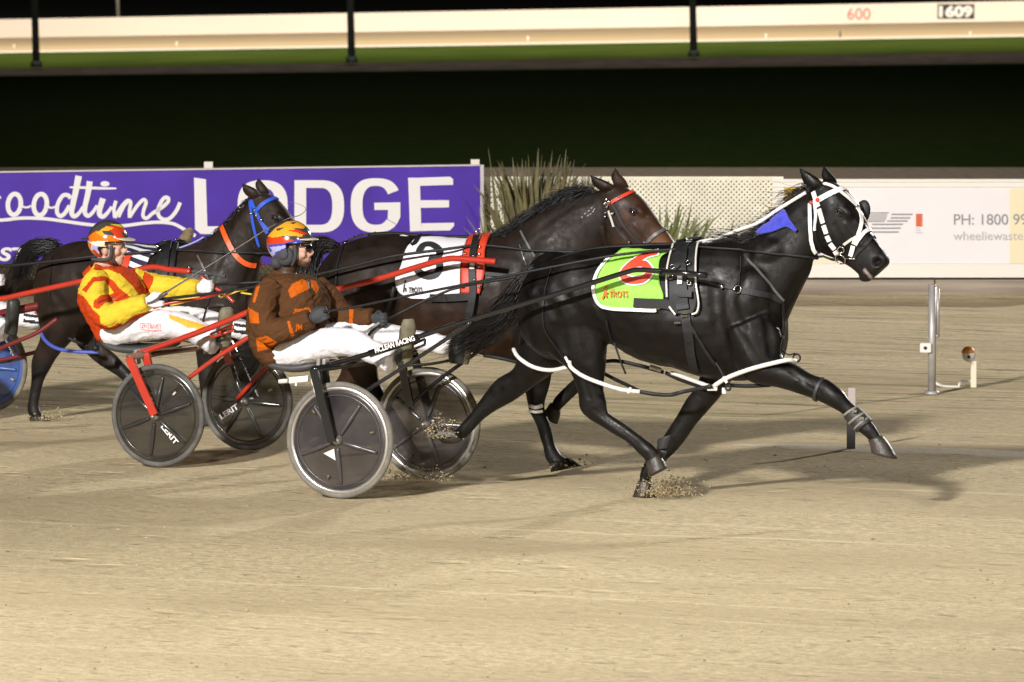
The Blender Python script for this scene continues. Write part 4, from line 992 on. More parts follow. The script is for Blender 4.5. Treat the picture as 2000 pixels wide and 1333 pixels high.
br2 = b.build('bridle', [M_redst, M_bstrap, mat('grey_strap', (.10, .10, .105), .3), M_piping], h2)
b = MB(); tri_ring(b, S, 1257, 481, .018, .004, .012)
for px, py, r in [(1191,395,.018),(1183,398,.014),(1187,404,.012),(1184,416,.008),(1184,423,.010),(1198,417,.012),(1210,385,.010),(1230,472,.010),(1186,390,.010),(1259,473,.008)]:
    p, nn = S.hit(px, py, .014); b.sphere(p, r, seg=8, rg=6)
b.build('bit', M_steel, br2)
b = MB()
for k, (x, y) in enumerate([(1137,424),(1143,417),(1149,421),(1150,412),(1154,418),(1156,406),(1159,413),(1161,409)]): strap(b, S, [(x - 1.5, y + 1.5), (x + 1.3, y - 1.3)], .004, .003, .002, 0, 2)
b.build('freeze_brand', mat('brand_hair', (.42, .40, .38), .7), h2)
M_wcloth = mat('white_cloth', (.78, .76, .80), .7, var=.03, scale=8, bump=.15, bscale=12); M_nblack = mat('number_black', (.022, .022, .024), .55)
b = MB(); cloth_patch(b, S, [(815,466),(795,488),(784,522),(773,546),(781,570),(805,583)], [(913,470),(905,495),(901,520),(900,545),(900,565),(898,584)], 22, 36, .016, 0, .006, wrap=True); sc2 = b.build('saddlecloth', M_wcloth, h2)
b = MB(); three = [(820,496),(828,484),(842,482),(856,490),(861,499),(854,507),(843,508),(857,511),(861,524),(854,537),(840,540),(826,536),(816,526)]
strap(b, S, three, .046, .024, .002, 0, 8); letter(b, lambda px, py: S.hit(px, py, .024)[0], 'TROTS', rect(801, 561, 829, 571), 0, .03, fine=2)
for q in [[(795,547),(794,553)],[(793,555),(792,562)],[(792,562),(791,570)],[(795,562),(796,569)]]: strap(b, S, q, .009, .023, .001, 0, 3)
b.build('number', M_nblack, sc2)
b = MB(); strap(b, S, [(844,581),(870,581),(900,580),(924,578)], .048, .026, .004, 0, 6, True); strap(b, S, [(836,464),(820,466),(812,478),(804,482)], .03, .02, .005, 0, 5, True)
cloth_patch(b, S, [(918,468),(908,495),(903,530),(903,572)], [(961,456),(949,490),(948,530),(938,574)], 10, 24, .028, 1, 0, .022, wrap=True)
strap(b, S, [(935,470),(928,500),(925,540),(926,575),(920,610),(912,640)], .045, .040, .012, 0, 6, True); strap(b, S, [(927,511),(926,530)], .03, .05, .006, 2, 3)
strap(b, S, [(672,480),(660,520),(658,560),(656,600)], .012, .01, .005, 0, 6); strap(b, S, [(774,560),(764,595),(755,612)], .022, .010, .005, 0, 5)
strap(b, S, [(668,479),(690,468),(712,461),(740,456),(800,457),(838,462)], .028, .012, .014, 0, 6); strap(b, S, [(1018,452),(1030,475),(1046,502)], .014, .01, .004, 3, 5, True)
strap(b, S, [(948,535),(975,537),(1010,540)], .022, .01, .006, 0, 5, True); strap(b, S, [(1016,478),(1022,500),(1028,520)], .006, .01, .004, 3, 5)
b.tube(P3(pl, [(720,459,.02),(770,456,.02),(835,461,.02),(930,463,.02)]), .010, 6)
har2 = b.build('harness', [M_bstrap, mat('red_saddle_pad', (.60, .05, .02), .5, var=.1, scale=20), M_wstrap, M_shine], h2)
b = MB()
for px, py in [(676,478),(694,467),(702,464),(708,462),(733,455),(912,502),(928,507),(939,503),(940,490),(938,525),(908,560),(939,560),(928,548),(823,463)]:
    p, nn = S.hit(px, py, .04 if px > 850 else .014); b.sphere(p, .010, seg=8, rg=6)
for px, py in [(922,476),(935,462),(934,450)]: b.ring(pl.P(px, py, .08), pl.n, .014, .004)
b.build_each('buckle', M_steel, har2)
b = MB(); b.sphere(pl.P(795, 460, .0), (.05, .03, .014), seg=12, rg=8); b.build('back_pad', M_piping, har2)
b = MB(); b.tube(P3(pl, [(1034,792,.19),(1046,796,.2),(1060,792,.18)]), .012, 8); b.tube(P3(pl, [(1034,802,.19),(1046,805,.2),(1060,803,.18)]), .010, 8); b.build_each('leg_band', M_wstrap, h2)
b = MB(); b.tube(P3(pl, [(945,694,.25),(980,700,.25),(1030,712,.2)]), .012, 8); b.tube(P3(pl, [(770,560,.30),(762,590,.31),(750,618,.3)]), .012, 8, flat=.4); b.build_each('hopple', M_bstrap, har2)

# ---- number two, dark, third -----------------------------------------------------
H3 = dict(
 trunk=[(76,540,80,600,.09),(90,500,95,640,.19),(130,476,140,655,.265),(180,469,180,634,.265),(240,476,236,642,.28),(300,481,300,656,.28),(360,477,360,668,.265),(400,473,400,672,.24),(440,478,440,668,.20),(474,510,475,650,.16),(494,560,492,630,.09)],
 neck=[(390,476,488,620,.19),(425,451,499,560,.145),(450,428,506,520,.115),(473,405,511,495,.096),(490,389,519,482,.082),(500,384,530,476,.076)],
 head=[(491,383,484,458,.065),(517,377,491,481,.083),(541,388,506,497,.092),(558,406,531,503,.083),(575,431,549,508,.068),(589,454,564,512,.058),(601,472,577,516,.052),(609,486,588,517,.05),(611,496,598,514,.036)],
 ears=[((476,361),(490,387),(508,381),.05,.03),((507,352),(506,375),(528,384),-.05,-.01)],
 legs=[
  dict(off=.12, st=[(190,560,74,560,.13),(175,615,76,610,.13),(150,652,82,650,.10),(116,690,70,684,.066),(97,722,62,706,.05),(85,746,62,740,.037),(76,785,55,785,.033),(79,803,54,804,.038),(84,812,60,816,.033)],
       hoof=[(86,811,58,817,.037),(94,818,60,824,.047),(102,826,62,830,.053)]),
  dict(off=-.12, st=[(215,580,110,580,.12),(212,630,130,630,.09),(206,660,146,656,.06),(207,676,150,674,.05),(226,694,190,709,.036),(250,718,232,736,.034),(264,734,246,752,.038),(274,742,256,760,.033)],
       hoof=[(276,741,256,762,.037),(288,752,262,770,.047),(298,762,266,778,.053)]),
  dict(off=.12, st=[(452,600,372,600,.12),(442,655,380,655,.09),(424,700,384,700,.058),(420,736,388,736,.05),(413,770,392,770,.033),(415,800,392,802,.037),(422,812,396,816,.033)],
       hoof=[(424,811,394,818,.037),(430,820,392,824,.047),(436,829,390,829,.053)]),
  dict(off=-.12, st=[(475,600,400,610,.11),(488,650,436,665,.08),(504,690,468,706,.056),(503,716,474,722,.05),(486,742,468,728,.036),(468,770,452,758,.033),(456,786,438,774,.037),(450,794,434,782,.033)],
       hoof=[(450,795,432,781,.037),(444,806,424,790,.046),(436,814,414,794,.052)])],
 muscle=[(160,560,.13,.24,.28,.13,-25),(300,590,0,.5,.28,.28,0),(512,445,.035,.085,.085,.055,0),(512,445,-.035,.085,.085,.055,0),(548,425,.055,.05,.03,.03,-45),(548,425,-.055,.05,.03,.03,-45),(594,492,.03,.045,.045,.03,0)],
 grooves=[([(96,560),(130,610),(138,660)],.05,.012),([(150,540),(180,600),(188,640)],.05,.012),([(430,500),(408,560),(412,620)],.05,.012),([(505,500),(485,540),(470,580)],.04,.012),([(484,440),(492,472),(515,492)],.022,.010),([(80,720),(66,770)],.014,.006),([(450,440),(470,410)],.04,.008)],
 dents=[(596,494,.06,.026,.03)], eyes=[(536,428,.021)])
def coat3(p):
    px, py = pix(p); n_ = noise.noise(p * 2.6); c = tuple(x * (1 + .4 * n_) for x in (.0185, .0112, .0076))
    if py > 690: c = lerp3(c, (.011, .009, .008), (py - 690) / 30)
    return c
h3, s3 = horse(RIG3, H3, M_bay_coat, 'dark brown horse in blue bridle and orange neck strap', coat3, (290, 828))
hair_mass(h3, RIG3, 'tail', None, [(108,482,0),(84,481,.02),(60,490,.03),(44,520,.03),(30,552,.02),(22,580,.0)], 520, .045, .004, 25, jroot=.03)
mane(h3, s3, RIG3, [(400,472),(430,448),(455,424),(478,400),(490,388)], 160, .06, (-.8, .3), 26, .0035, 1.0)
b = MB(); S = s3; pl = RIG3
strap(b, S, [(503,410),(514,399),(528,391),(541,388)], .027, .008, .006, 0, 6, True); strap(b, S, [(491,389),(497,405),(506,424),(515,441),(523,456)], .025, .008, .006, 0, 6, True)
strap(b, S, [(489,392),(492,415),(496,440),(502,465),(507,481)], .020, .008, .006, 0, 6, True); strap(b, S, [(500,410),(508,428),(518,441),(526,450)], .018, .01, .006, 0, 6, True)
br3 = b.build('bridle', [M_bluest], h3)
b = MB()
for px, py, r in [(492,417,.012),(499,411,.013),(503,421,.012),(512,430,.014)]:
    p, nn = S.hit(px, py, .014); b.sphere(p, r, seg=8, rg=6)
b.build_each('bridle_buckle', M_steel, br3)
b = MB(); strap(b, S, [(434,442),(445,470),(460,497),(478,514),(498,519)], .034, .012, .010, 0, 7, True); b.build('neck_strap', M_orst, h3)
M_stripe = bpy.data.materials.new('striped_cloth'); M_stripe.use_nodes = True
_t = M_stripe.node_tree; _b = _t.nodes['Principled BSDF']; setin(_b, 'Roughness', .7); _tc = _t.nodes.new('ShaderNodeTexCoord'); _wv = _t.nodes.new('ShaderNodeTexWave'); _wv.bands_direction = 'DIAGONAL'; _wv.inputs['Scale'].default_value = 5.2
_rp = _t.nodes.new('ShaderNodeValToRGB'); _rp.color_ramp.interpolation = 'CONSTANT'; _rp.color_ramp.elements[0].color = (.02, .018, .05, 1); _rp.color_ramp.elements[1].color = (.76, .74, .78, 1); _rp.color_ramp.elements[1].position = .5
_t.links.new(_tc.outputs['Object'], _wv.inputs['Vector']); _t.links.new(_wv.outputs['Fac'], _rp.inputs['Fac']); _t.links.new(_rp.outputs[0], _b.inputs['Base Color'])
b = MB(); cloth_patch(b, S, [(232,480),(226,510),(222,545),(226,575),(240,590)], [(312,484),(306,495),(292,508),(285,545),(284,590)], 18, 30, .016, 0, .006, wrap=True); sc3 = b.build('saddlecloth', M_stripe, h3)
b = MB(); cloth_patch(b, S, [(240,500),(238,515),(240,535)], [(262,499),(256,510),(250,535)], 6, 12, .024, 0, 0, .002); b.build('number', mat('number_red_two', (.65, .05, .02), .55), sc3)
b = MB(); cloth_patch(b, S, [(318,484),(305,510),(300,545),(304,580)], [(350,478),(345,505),(342,545),(340,582)], 8, 20, .026, 0, 0, .02, wrap=True)
strap(b, S, [(332,482),(328,520),(326,560),(330,620)], .04, .042, .01, 0, 6, True); strap(b, S, [(160,470),(200,470),(238,476),(300,480)], .03, .014, .012, 0, 6)
strap(b, S, [(104,500),(100,540),(98,580)], .008, .01, .004, 0, 5); strap(b, S, [(386,500),(396,520),(408,550)], .012, .01, .004, 1, 5); strap(b, S, [(372,530),(400,533),(440,540)], .02, .01, .006, 0, 5)
b.tube(P3(pl, [(300,482,.02),(325,474,.03),(345,476,.03)]), .016, 8)
har3 = b.build('harness', [M_bstrap, M_shine], h3)
b = MB(); b.tube(P3(pl, [(176,520,.30),(168,535,.31),(160,560,.31),(152,590,.3)]), .006, 6); b.tube(P3(pl, [(318,492,.1),(345,486,.1),(378,474,.06),(398,463,.03)]), .007, 6); b.build('beaded_strap', mat('beaded_blue', (.30, .30, .55), .5), har3)
b = MB()
for px, py, r in [(322,472,.012),(311,490,.016),(316,497,.012),(344,476,.01),(305,524,.012),(372,527,.014)]:
    p, nn = S.hit(px, py, .04); b.sphere(p, r, seg=8, rg=6)
b.build_each('buckle', M_steel, har3)
b = MB(); b.tube(P3(pl, [(80,640,.15),(86,662,.22),(110,680,.26),(150,687,.26),(192,688,.24)]), .013, 10); b.build('hopple', mat('blue_hopple', (.07, .10, .42), .35), har3)
b = MB(); b.tube(P3(pl, [(184,620,.28),(185,650,.27),(184,685,.25)]), .011, 6); b.tube(P3(pl, [(134,660,.2),(150,668,.2),(172,676,.22)]), .012, 6); b.sphere(pl.P(187, 680, .25), .026, seg=10, rg=8); b.build_each('hopple_strap', M_bstrap, har3)
b = MB(); b.tube(P3(pl, [(430,590,.1),(415,628,.12),(408,660,.1)]), .02, 8); b.build('girth_pad', M_bstrap, har3)
# ------------------------------------------------------------------ sulkies
M_tyre = mat('dusty_tyre', (.17, .155, .13), .8, var=.25, scale=14, bump=.2); M_tyre2 = mat('dark_dusty_tyre', (.10, .095, .085), .75, var=.3, scale=14)
M_rim = mat('alloy_rim', (.72, .71, .70), .28, .9, var=.06, scale=10)
M_bframe_ = mat('black_frame', (.012, .012, .013), .22, .0, coat=.5); M_rframe = mat('red_frame', (.48, .035, .018), .28, coat=.6, var=.1, scale=6); M_alu = mat('brushed_alloy', (.42, .41, .39), .38, .8, var=.2, scale=20)
M_seat = mat('seat_pad', (.05, .05, .052), .5, var=.2, scale=10, bump=.2); M_grime = mat('grimy_tube', (.20, .13, .09), .6, .2, var=.4, scale=12)
def smoked(name, col, alpha, rough=.3):
    m = mat(name, col, rough, 0, var=.35, scale=7, spec=.6); t = m.node_tree; b = t.nodes['Principled BSDF']
    tr = t.nodes.new('ShaderNodeBsdfTransparent'); tr.inputs[0].default_value = (.62, .60, .58, 1)
    mx = t.nodes.new('ShaderNodeMixShader'); mx.inputs[0].default_value = alpha
    t.links.new(tr.outputs[0], mx.inputs[1]); t.links.new(b.outputs[0], mx.inputs[2]); t.links.new(mx.outputs[0], t.nodes['Material Output'].inputs['Surface'])
    return m
M_disc1 = smoked('smoked_disc', (.036, .031, .033), .80, .28); M_disc2 = smoked('dark_smoked_disc', (.026, .024, .021), .82, .22); M_disc3 = smoked('blue_disc', (.03, .085, .30), .85)
M_ridge = mat('disc_ridge', (.065, .058, .06), .25, spec=.7); M_ridge2 = mat('dark_disc_ridge', (.035, .033, .03), .2, spec=.7)
def wheel(root, pl, a, off, R, S, rot, outside):
    """tyre with rim, dished smoked disc, ridges and hub as sub-parts"""
    c = pl.loc(a, off, R); n = pl.n * outside; X = pl.h; Z = Vector((0, 0, 1))
    def rp(r, ang, d): return c + X * (r * math.cos(ang)) + Z * (r * math.sin(ang)) + n * d
    b = MB(); b.ring(c, n, R - .019, .019, 0, 64, 10); w_ = b.build('wheel', S['tyre'], root)
    def lathe(mb, prof, seg=64, mi=0):
        vs = [rp(r, 2 * math.pi * k / seg, d) for r, d in prof for k in range(seg)]
        mb.add(vs, [(i * seg + k, i * seg + (k + 1) % seg, (i + 1) * seg + (k + 1) % seg, (i + 1) * seg + k) for i in range(len(prof) - 1) for k in range(seg)], mi)
    if S['rim']:
        b = MB(); lathe(b, [(R - .030, .016), (R - .040, .021), (R - .052, .016), (R - .054, 0), (R - .052, -.016), (R - .040, -.021), (R - .030, -.016)]); b.build('rim', S['rim'], w_)
    ro = R - (.050 if S['rim'] else .034)
    b = MB(); lathe(b, [(ro, .008), (ro - .012, .014), (ro - .03, .010), (ro * .55, .022), (.05, .034), (.004, .036)]); dk = b.build('disc', S['disc'], w_)
    b = MB()
    for k in range(S['n']):
        an = rot + 2 * math.pi * k / S['n']; pts = [rp(r, an, d) for r, d in [(.045, .040), (.10, .038), (ro * .6, .026), (ro * .86, .016)]]
        P = cv(pts, 4); b.tube(P, [.010 + .006 * (1 - abs(i / (len(P) - 1) * 2 - 1)) for i in range(len(P))], 10, flat=1.0, up=n)
    b.ring(c + n * .014, n, ro - .03, .0045, 0, 56, 6); b.build('ridges', S['ridge'], w_)
    if S.get('slot'):
        b = MB()
        for k in range(S['slot'][0]):
            an = rot + .5 + 2 * math.pi * k / S['slot'][0]; r = ro * S['slot'][1]; q = [rp(r, an, .030), rp(r + .026, an, .027)]
            b.tube(q, .007, 8)
        b.build_each('slot', S['slot'][2], w_)
    b = MB(); b.tube([c - n * .07, c - n * .03, c + n * .04, c + n * .075], [.018, .032, .030, .014], 14); b.sphere(c + n * .078, .014, seg=10, rg=6); b.build('hub', M_alu, w_)
    return w_, rp, ro
def sulky(pl, a, R, half, S, D, label, M=lambda x, y: (x, y)):
    root = empty('sulky', pl.loc(a, 0, 0)); tag(root, label, 'sulky', 'two wheeled racing sulkies')
    P = lambda x, y, o: pl.P(*M(x, y), o)
    ws = []
    for off, out, rot in ((half, 1, D['rot'][0]), (-half, 1, D['rot'][1])): ws.append(wheel(root, pl, a, off, R, S, rot, out))
    def part(name, fn, m_, parent=root, mirror=True):
        b = MB(); fn(b)
        if mirror: b.mirror(pl)
        return b.build_each(name, m_, parent)
    for side in (0, 1):
        def both(name, fn, m_):
            b = MB(); fn(b)
            if side: b.v = [pl.mir(p) for p in b.v]; b.f = [tuple(reversed(f)) for f in b.f]
            return b.build(name, m_, root)
        sh = both('shaft', lambda b: b.tube(cv([P(*q) for q in D['shaft']], 6), D['shr'], 12), S['frame'])
        both('stay', lambda b: b.tube(cv([P(*q) for q in D['stay']], 5), D['str'], 10), S['frame2'])
        def forks(b):
            for q in D['fork']:
                p0, p1 = P(*q[0]), P(*q[1]); ribbon(b, cv([p0, p0.lerp(p1, .5), p1], 3), pl.n, .052, .02)
        both('fork', forks, S['frame'])
        def tip(b):
            q = D['tip']; b.tube([P(*q[0]), P(*q[1])], .017, 10); b.ring(P(*q[0]), pl.h, .018, .004)
        both('shaft_tip', tip, S['tip'])
        both('foot_rest', lambda b: [b.tube([P(*q[0]), P(*q[1])], .008, 8) for q in D['rest']], S['frame2'])
    part('arch', lambda b: (b.tube([P(*D['arch']), pl.mir(P(*D['arch']))], .022, 12), b.tube(cv([P(*q) for q in D['rail']], 4), .016, 10)), S['arch'], mirror=False)
    part('seat_bracket', lambda b: [b.box(P(*q), .012, .03, .045, X=pl.h, Y=pl.n, bev=.004) for q in D['brk']], M_alu)
    def seat(b):
        st = [(x, y - t, x, y + t, w_) for x, y, t, w_ in D['seat']]
        mm = [tuple(M(s[0], s[1])) + tuple(M(s[2], s[3])) + (s[4],) for s in st]
        loft(b, pl, mm, 0, 3.2, 24, 5)
    part('seat', seat, M_seat, mirror=False)
    return root, ws
SB = dict(tyre=M_tyre, rim=M_rim, disc=M_disc1, ridge=M_ridge, n=5, slot=(3, .72, mat('slot_tan', (.16, .12, .07), .6)), frame=M_bframe_, frame2=M_bframe_, arch=M_bframe_, tip=M_bframe_)
D1 = dict(rot=(math.radians(-15), math.radians(215)), shaft=[(630,716,.52),(735,686,.50),(870,640,.46),(1000,600,.43),(1120,564,.41),(1215,534,.40),(1246,527,.40),(1290,530,.40),(1340,534,.39),(1378,537,.39)], shr=.0155,
 stay=[(643,822,.585),(705,771,.56),(780,722,.52),(860,670,.48),(922,627,.45)], str=.012,
 fork=[((613,722,.73),(649,864,.735)),((631,712,.56),(648,822,.575))], tip=((1290,530,.40),(1380,537,.39)),
 rest=[((808,672,.44),(830,662,.44)),((808,682,.44),(830,673,.44)),((830,662,.44),(830,673,.44)),((806,664,.47),(806,690,.42)),((812,690,.40),(812,690,.28)),((806,690,.42),(812,690,.28))],
 arch=(613,722,.735), rail=[(628,716,.2),(690,702,.2),(760,690,.2)], brk=[(625,712,.56),(636,715,.54)], seat=[(538,704,5,.14),(552,710,9,.17),(590,716,10,.18),(625,712,9,.17),(640,708,5,.14)])
su1, w1 = sulky(RIG1, 0, .350, .65, SB, D1, 'black sulky with bright alloy rims and smoked disc wheels at the front')
w_, rp, ro = w1[0]
b = MB(); b.add([rp(.118, math.radians(222), .046), rp(.052, math.radians(250), .046), rp(.118, math.radians(266), .046)], [(0, 1, 2)], 0, False); b.build('sticker', M_wpl, w_)
b = MB(); b.tube([RIG1.P(722, 691, .51), RIG1.P(818, 659, .475)], .0235, 14); sl = b.build('sleeve', M_bframe_, su1)
b = MB(); letter(b, lambda x, y: (RIG1.P(x, y, .53)), 'MCLEAN RACING', [(733,690),(811,665),(808,655),(731,679)], 0, .035); b.build('lettering', M_wht, sl)
b = MB(); b.tube([RIG1.P(545, 745, .2), RIG1.P(562, 744, .2)], .014, 10); b.box(RIG1.P(584, 741, .2), .065, .012, .019, X=(RIG1.h + Vector((0, 0, .12))).normalized(), Y=RIG1.n, bev=.004); b.box(RIG1.P(578, 750, .2), .006, .006, .012); b.build('spreader_bracket', M_wpl, su1)
b = MB(); b.tube(cv([RIG1.P(*q) for q in [(612,728,.66),(609,742,.68),(614,755,.68),(622,744,.68),(618,730,.66)]], 4), .005, 6); b.tube([RIG1.P(615,755,.68), RIG1.P(617,768,.68)], .012, 8); b.build('safety_clip', M_wstrap, su1)
b = MB(); b.tube(cv([RIG1.P(*q) for q in [(775,712,-.4),(830,712,-.42),(880,704,-.43)]], 4), .009, 8); b.build('cable', M_bframe_, su1)

SR = dict(tyre=M_tyre2, rim=None, disc=M_disc2, ridge=M_ridge2, n=6, slot=(1, .62, M_wpl), frame=M_rframe, frame2=M_rframe, arch=M_grime, tip=M_rframe)
D2 = dict(rot=(math.radians(20), math.radians(-5)), shaft=[(262,694,.52),(330,670,.50),(400,644,.48),(460,620,.47),(500,605,.46),(640,570,.43),(735,546,.41),(820,520,.40),(868,507,.40),(892,505,.40),(930,508,.40),(968,511,.40)], shr=.019,
 stay=[(302,806,.60),(335,772,.59),(372,736,.58),(430,694,.55),(490,656,.52),(600,590,.45)], str=.0145,
 fork=[((252,698,.725),(302,810,.73)),((284,690,.56),(296,735,.57))], tip=((900,505,.40),(968,511,.40)),
 rest=[((412,652,.42),(455,635,.42)),((412,660,.42),(455,645,.42)),((455,635,.42),(455,645,.42)),((412,652,.42),(412,660,.42)),((430,648,.46),(432,660,.28))],
 arch=(252,697,.73), rail=[(265,694,.48),(330,687,.4),(385,681,.3)], brk=[(268,697,.50)], seat=[(214,658,5,.14),(224,668,9,.17),(250,678,9,.18),(290,680,9,.18),(325,674,7,.17),(335,670,4,.14)])
su2, w2 = sulky(RIG2, 0, .328, .65, SR, D2, 'red framed sulky with dark smoked disc wheels behind the bay horse')
def disc_text(ws, txt, ang, r0, r1, h_, flip=False):
    w_, rp, ro = ws; b = MB(); uv, fs = glyph(txt, .03); c = rp(0, 0, .040); e = rp(1, ang, .040) - c; u_ = rp(1, ang + math.pi / 2, .040) - c
    if flip: e2 = -e; u2 = -u_
    else: e2, u2 = e, u_
    s0 = c + (e * (r0 if not flip else r1))
    b.add([s0 + e2 * ((r1 - r0) * u) + u2 * ((v - .5) * h_) for u, v in uv], fs, 0, False); b.build('lettering', M_wht, w_)
disc_text(w2[0], 'LERIT', math.radians(-48), .075, .225, .036); disc_text(w2[1], 'LERIT', math.radians(212), .06, .21, .036, True)
RIG3S = Plane(-3.35, 39.33, HEAD)
_c3 = RIG3S.loc(-.62, .52, .335); _p3 = pix(_c3); k3 = (F / _c3.y) / 310.0
def M3(x, y): return _p3[0] + (x - 307) * k3, _p3[1] + (y - 812) * k3
S3 = dict(tyre=M_tyre, rim=None, disc=M_disc3, ridge=mat('blue_disc_ridge', (.05, .11, .33), .3), n=6, slot=(8, .78, mat('slot_pale', (.45, .33, .24), .6)), frame=M_rframe, frame2=mat('maroon_frame', (.16, .02, .018), .35), arch=M_grime, tip=M_rframe)
D3 = dict(D2); 
inv = lambda x, y, o: ((x - _p3[0]) / k3 + 307, (y - _p3[1]) / k3 + 812, o)
D3['shaft'] = [inv(*q) for q in [(-70,640,.50),(-20,592,.48),(20,580,.47),(100,562,.45),(165,548,.43),(240,534,.41),(290,522,.40),(315,523,.40),(330,526,.40),(372,530,.40)]]
D3['stay'] = [inv(*q) for q in [(_p3[0],_p3[1]-4,.45),(-60,706,.48),(20,672,.5),(72,650,.48),(112,622,.45)]]; D3['tip'] = tuple(inv(*q) for q in [(315,523,.40),(372,530,.40)])
su3, w3 = sulky(RIG3S, -.62, .335, .52, S3, D3, 'red sulky with blue disc wheels behind the horse in blue bridle', M3)
b = MB(); b.tube([RIG3.P(-40, 622, .2), RIG3.P(76, 597, .2)], .030, 10); b.build('cross_bar', S3['frame2'], su3)
# ------------------------------------------------------------------ drivers
M_skin = attr_mat('skin', .5, attr='skin', spec=.4, var=.06, vscale=30)
M_trs = mat('white_trousers', (.80, .78, .81), .65, var=.03, scale=6, bump=.35, bscale=14)
M_glove = mat('dark_glove', (.035, .04, .042), .7, bump=.3, bscale=60); M_wglove = mat('white_glove', (.74, .72, .74), .7, bump=.3, bscale=60)
M_bootb = mat('riding_boot', (.03, .03, .028), .45, var=.3, scale=15); M_sole = mat('boot_sole', (.17, .15, .095), .8, var=.25, scale=18)
M_hpad = mat('helmet_padding', (.05, .05, .055), .8); M_lens = mat('goggle_lens', (.01, .008, .01), .08, spec=.8); M_peak = mat('peak', (.62, .58, .48), .35)
def fabric(name, col, rough=.42): return mat(name, col, rough, var=.12, scale=9, bump=.45, bscale=24, spec=.04, stretch=(1, 1, 2.2), sheen=.0)
def wrinkle(me, amp, f, seed):
    co = [v.co.copy() for v in me.vertices]; no = [v.normal.copy() for v in me.vertices]
    for v, p, n_ in zip(me.vertices, co, no):
        u = p.x * .8 + p.z * .6; w_ = p.z * .8 - p.x * .6; q = Vector((u * f * .55, p.y * f * .7, w_ * f * 1.9 + seed))
        q = q + Vector((noise.noise(p * 9), 0, noise.noise(p * 9 + Vector((5, 5, 5))))) * .8
        r = 1 - 2.2 * abs(noise.noise(q)); r2 = 1 - 2.2 * abs(noise.noise(q * 2.3 + Vector((3, 1, 2))))
        v.co = p + n_ * (amp * (.62 * max(r, -.6) + .35 * max(r2, -.6)))
    me.update()
def colour_faces(o, pl, rules):
    me = o.data; org = o.matrix_basis.translation if o.parent is None else (o.parent.matrix_basis.translation + o.location)
    for p in me.polygons:
        c = p.center + org; px, py = pix(c); near = (c - pl.A).dot(pl.n)
        for r in rules:
            lo, hi = (r[2], r[3]) if len(r) > 2 else (-9, 9)
            if lo <= near <= hi and inside(px, py, r[0]): p.material_index = r[1]
def hand(pl, wrist, tip, m_, parent, side, thumb=1):
    d = (tip - wrist).normalized(); u = Vector((0, 0, 1)); u = (u - d * u.dot(d)).normalized(); s_ = d.cross(u) * side
    c = wrist + d * .055; mb = MB(); mb.tube([wrist - d * .045, wrist - d * .02, wrist + d * .02], [.044, .036, .032], 12)
    mb.sphere(c, (.052, .024, .043), X=d, Y=s_, Z=u, seg=16, rg=10)
    for k in range(4):
        h_ = .032 - .021 * k; L = [.9, 1.0, .95, .78][k]; r0 = wrist + d * .088 + u * h_ + s_ * .006
        pts = [r0 - d * .03, r0 + d * .012 * L, r0 + d * .030 * L - s_ * .016, r0 + d * .022 * L - s_ * .040, r0 - d * .006 - s_ * .046 * L]
        P = cv(pts, 3); mb.tube(P, [.0115 - .003 * i / len(P) for i in range(len(P))], 8)
    t0 = wrist + d * .03 + u * .028; P = cv([t0, t0 + d * .03 + u * .018 - s_ * .012, t0 + d * .058 + u * .012 - s_ * .028, t0 + d * .072 + u * .002 - s_ * .036], 3); mb.tube(P, [.013 - .003 * i / len(P) for i in range(len(P))], 8)
    me = remesh(mb, .0055, 2); return mesh_to_obj(me, 'glove', m_, parent.matrix_basis.translation, parent)
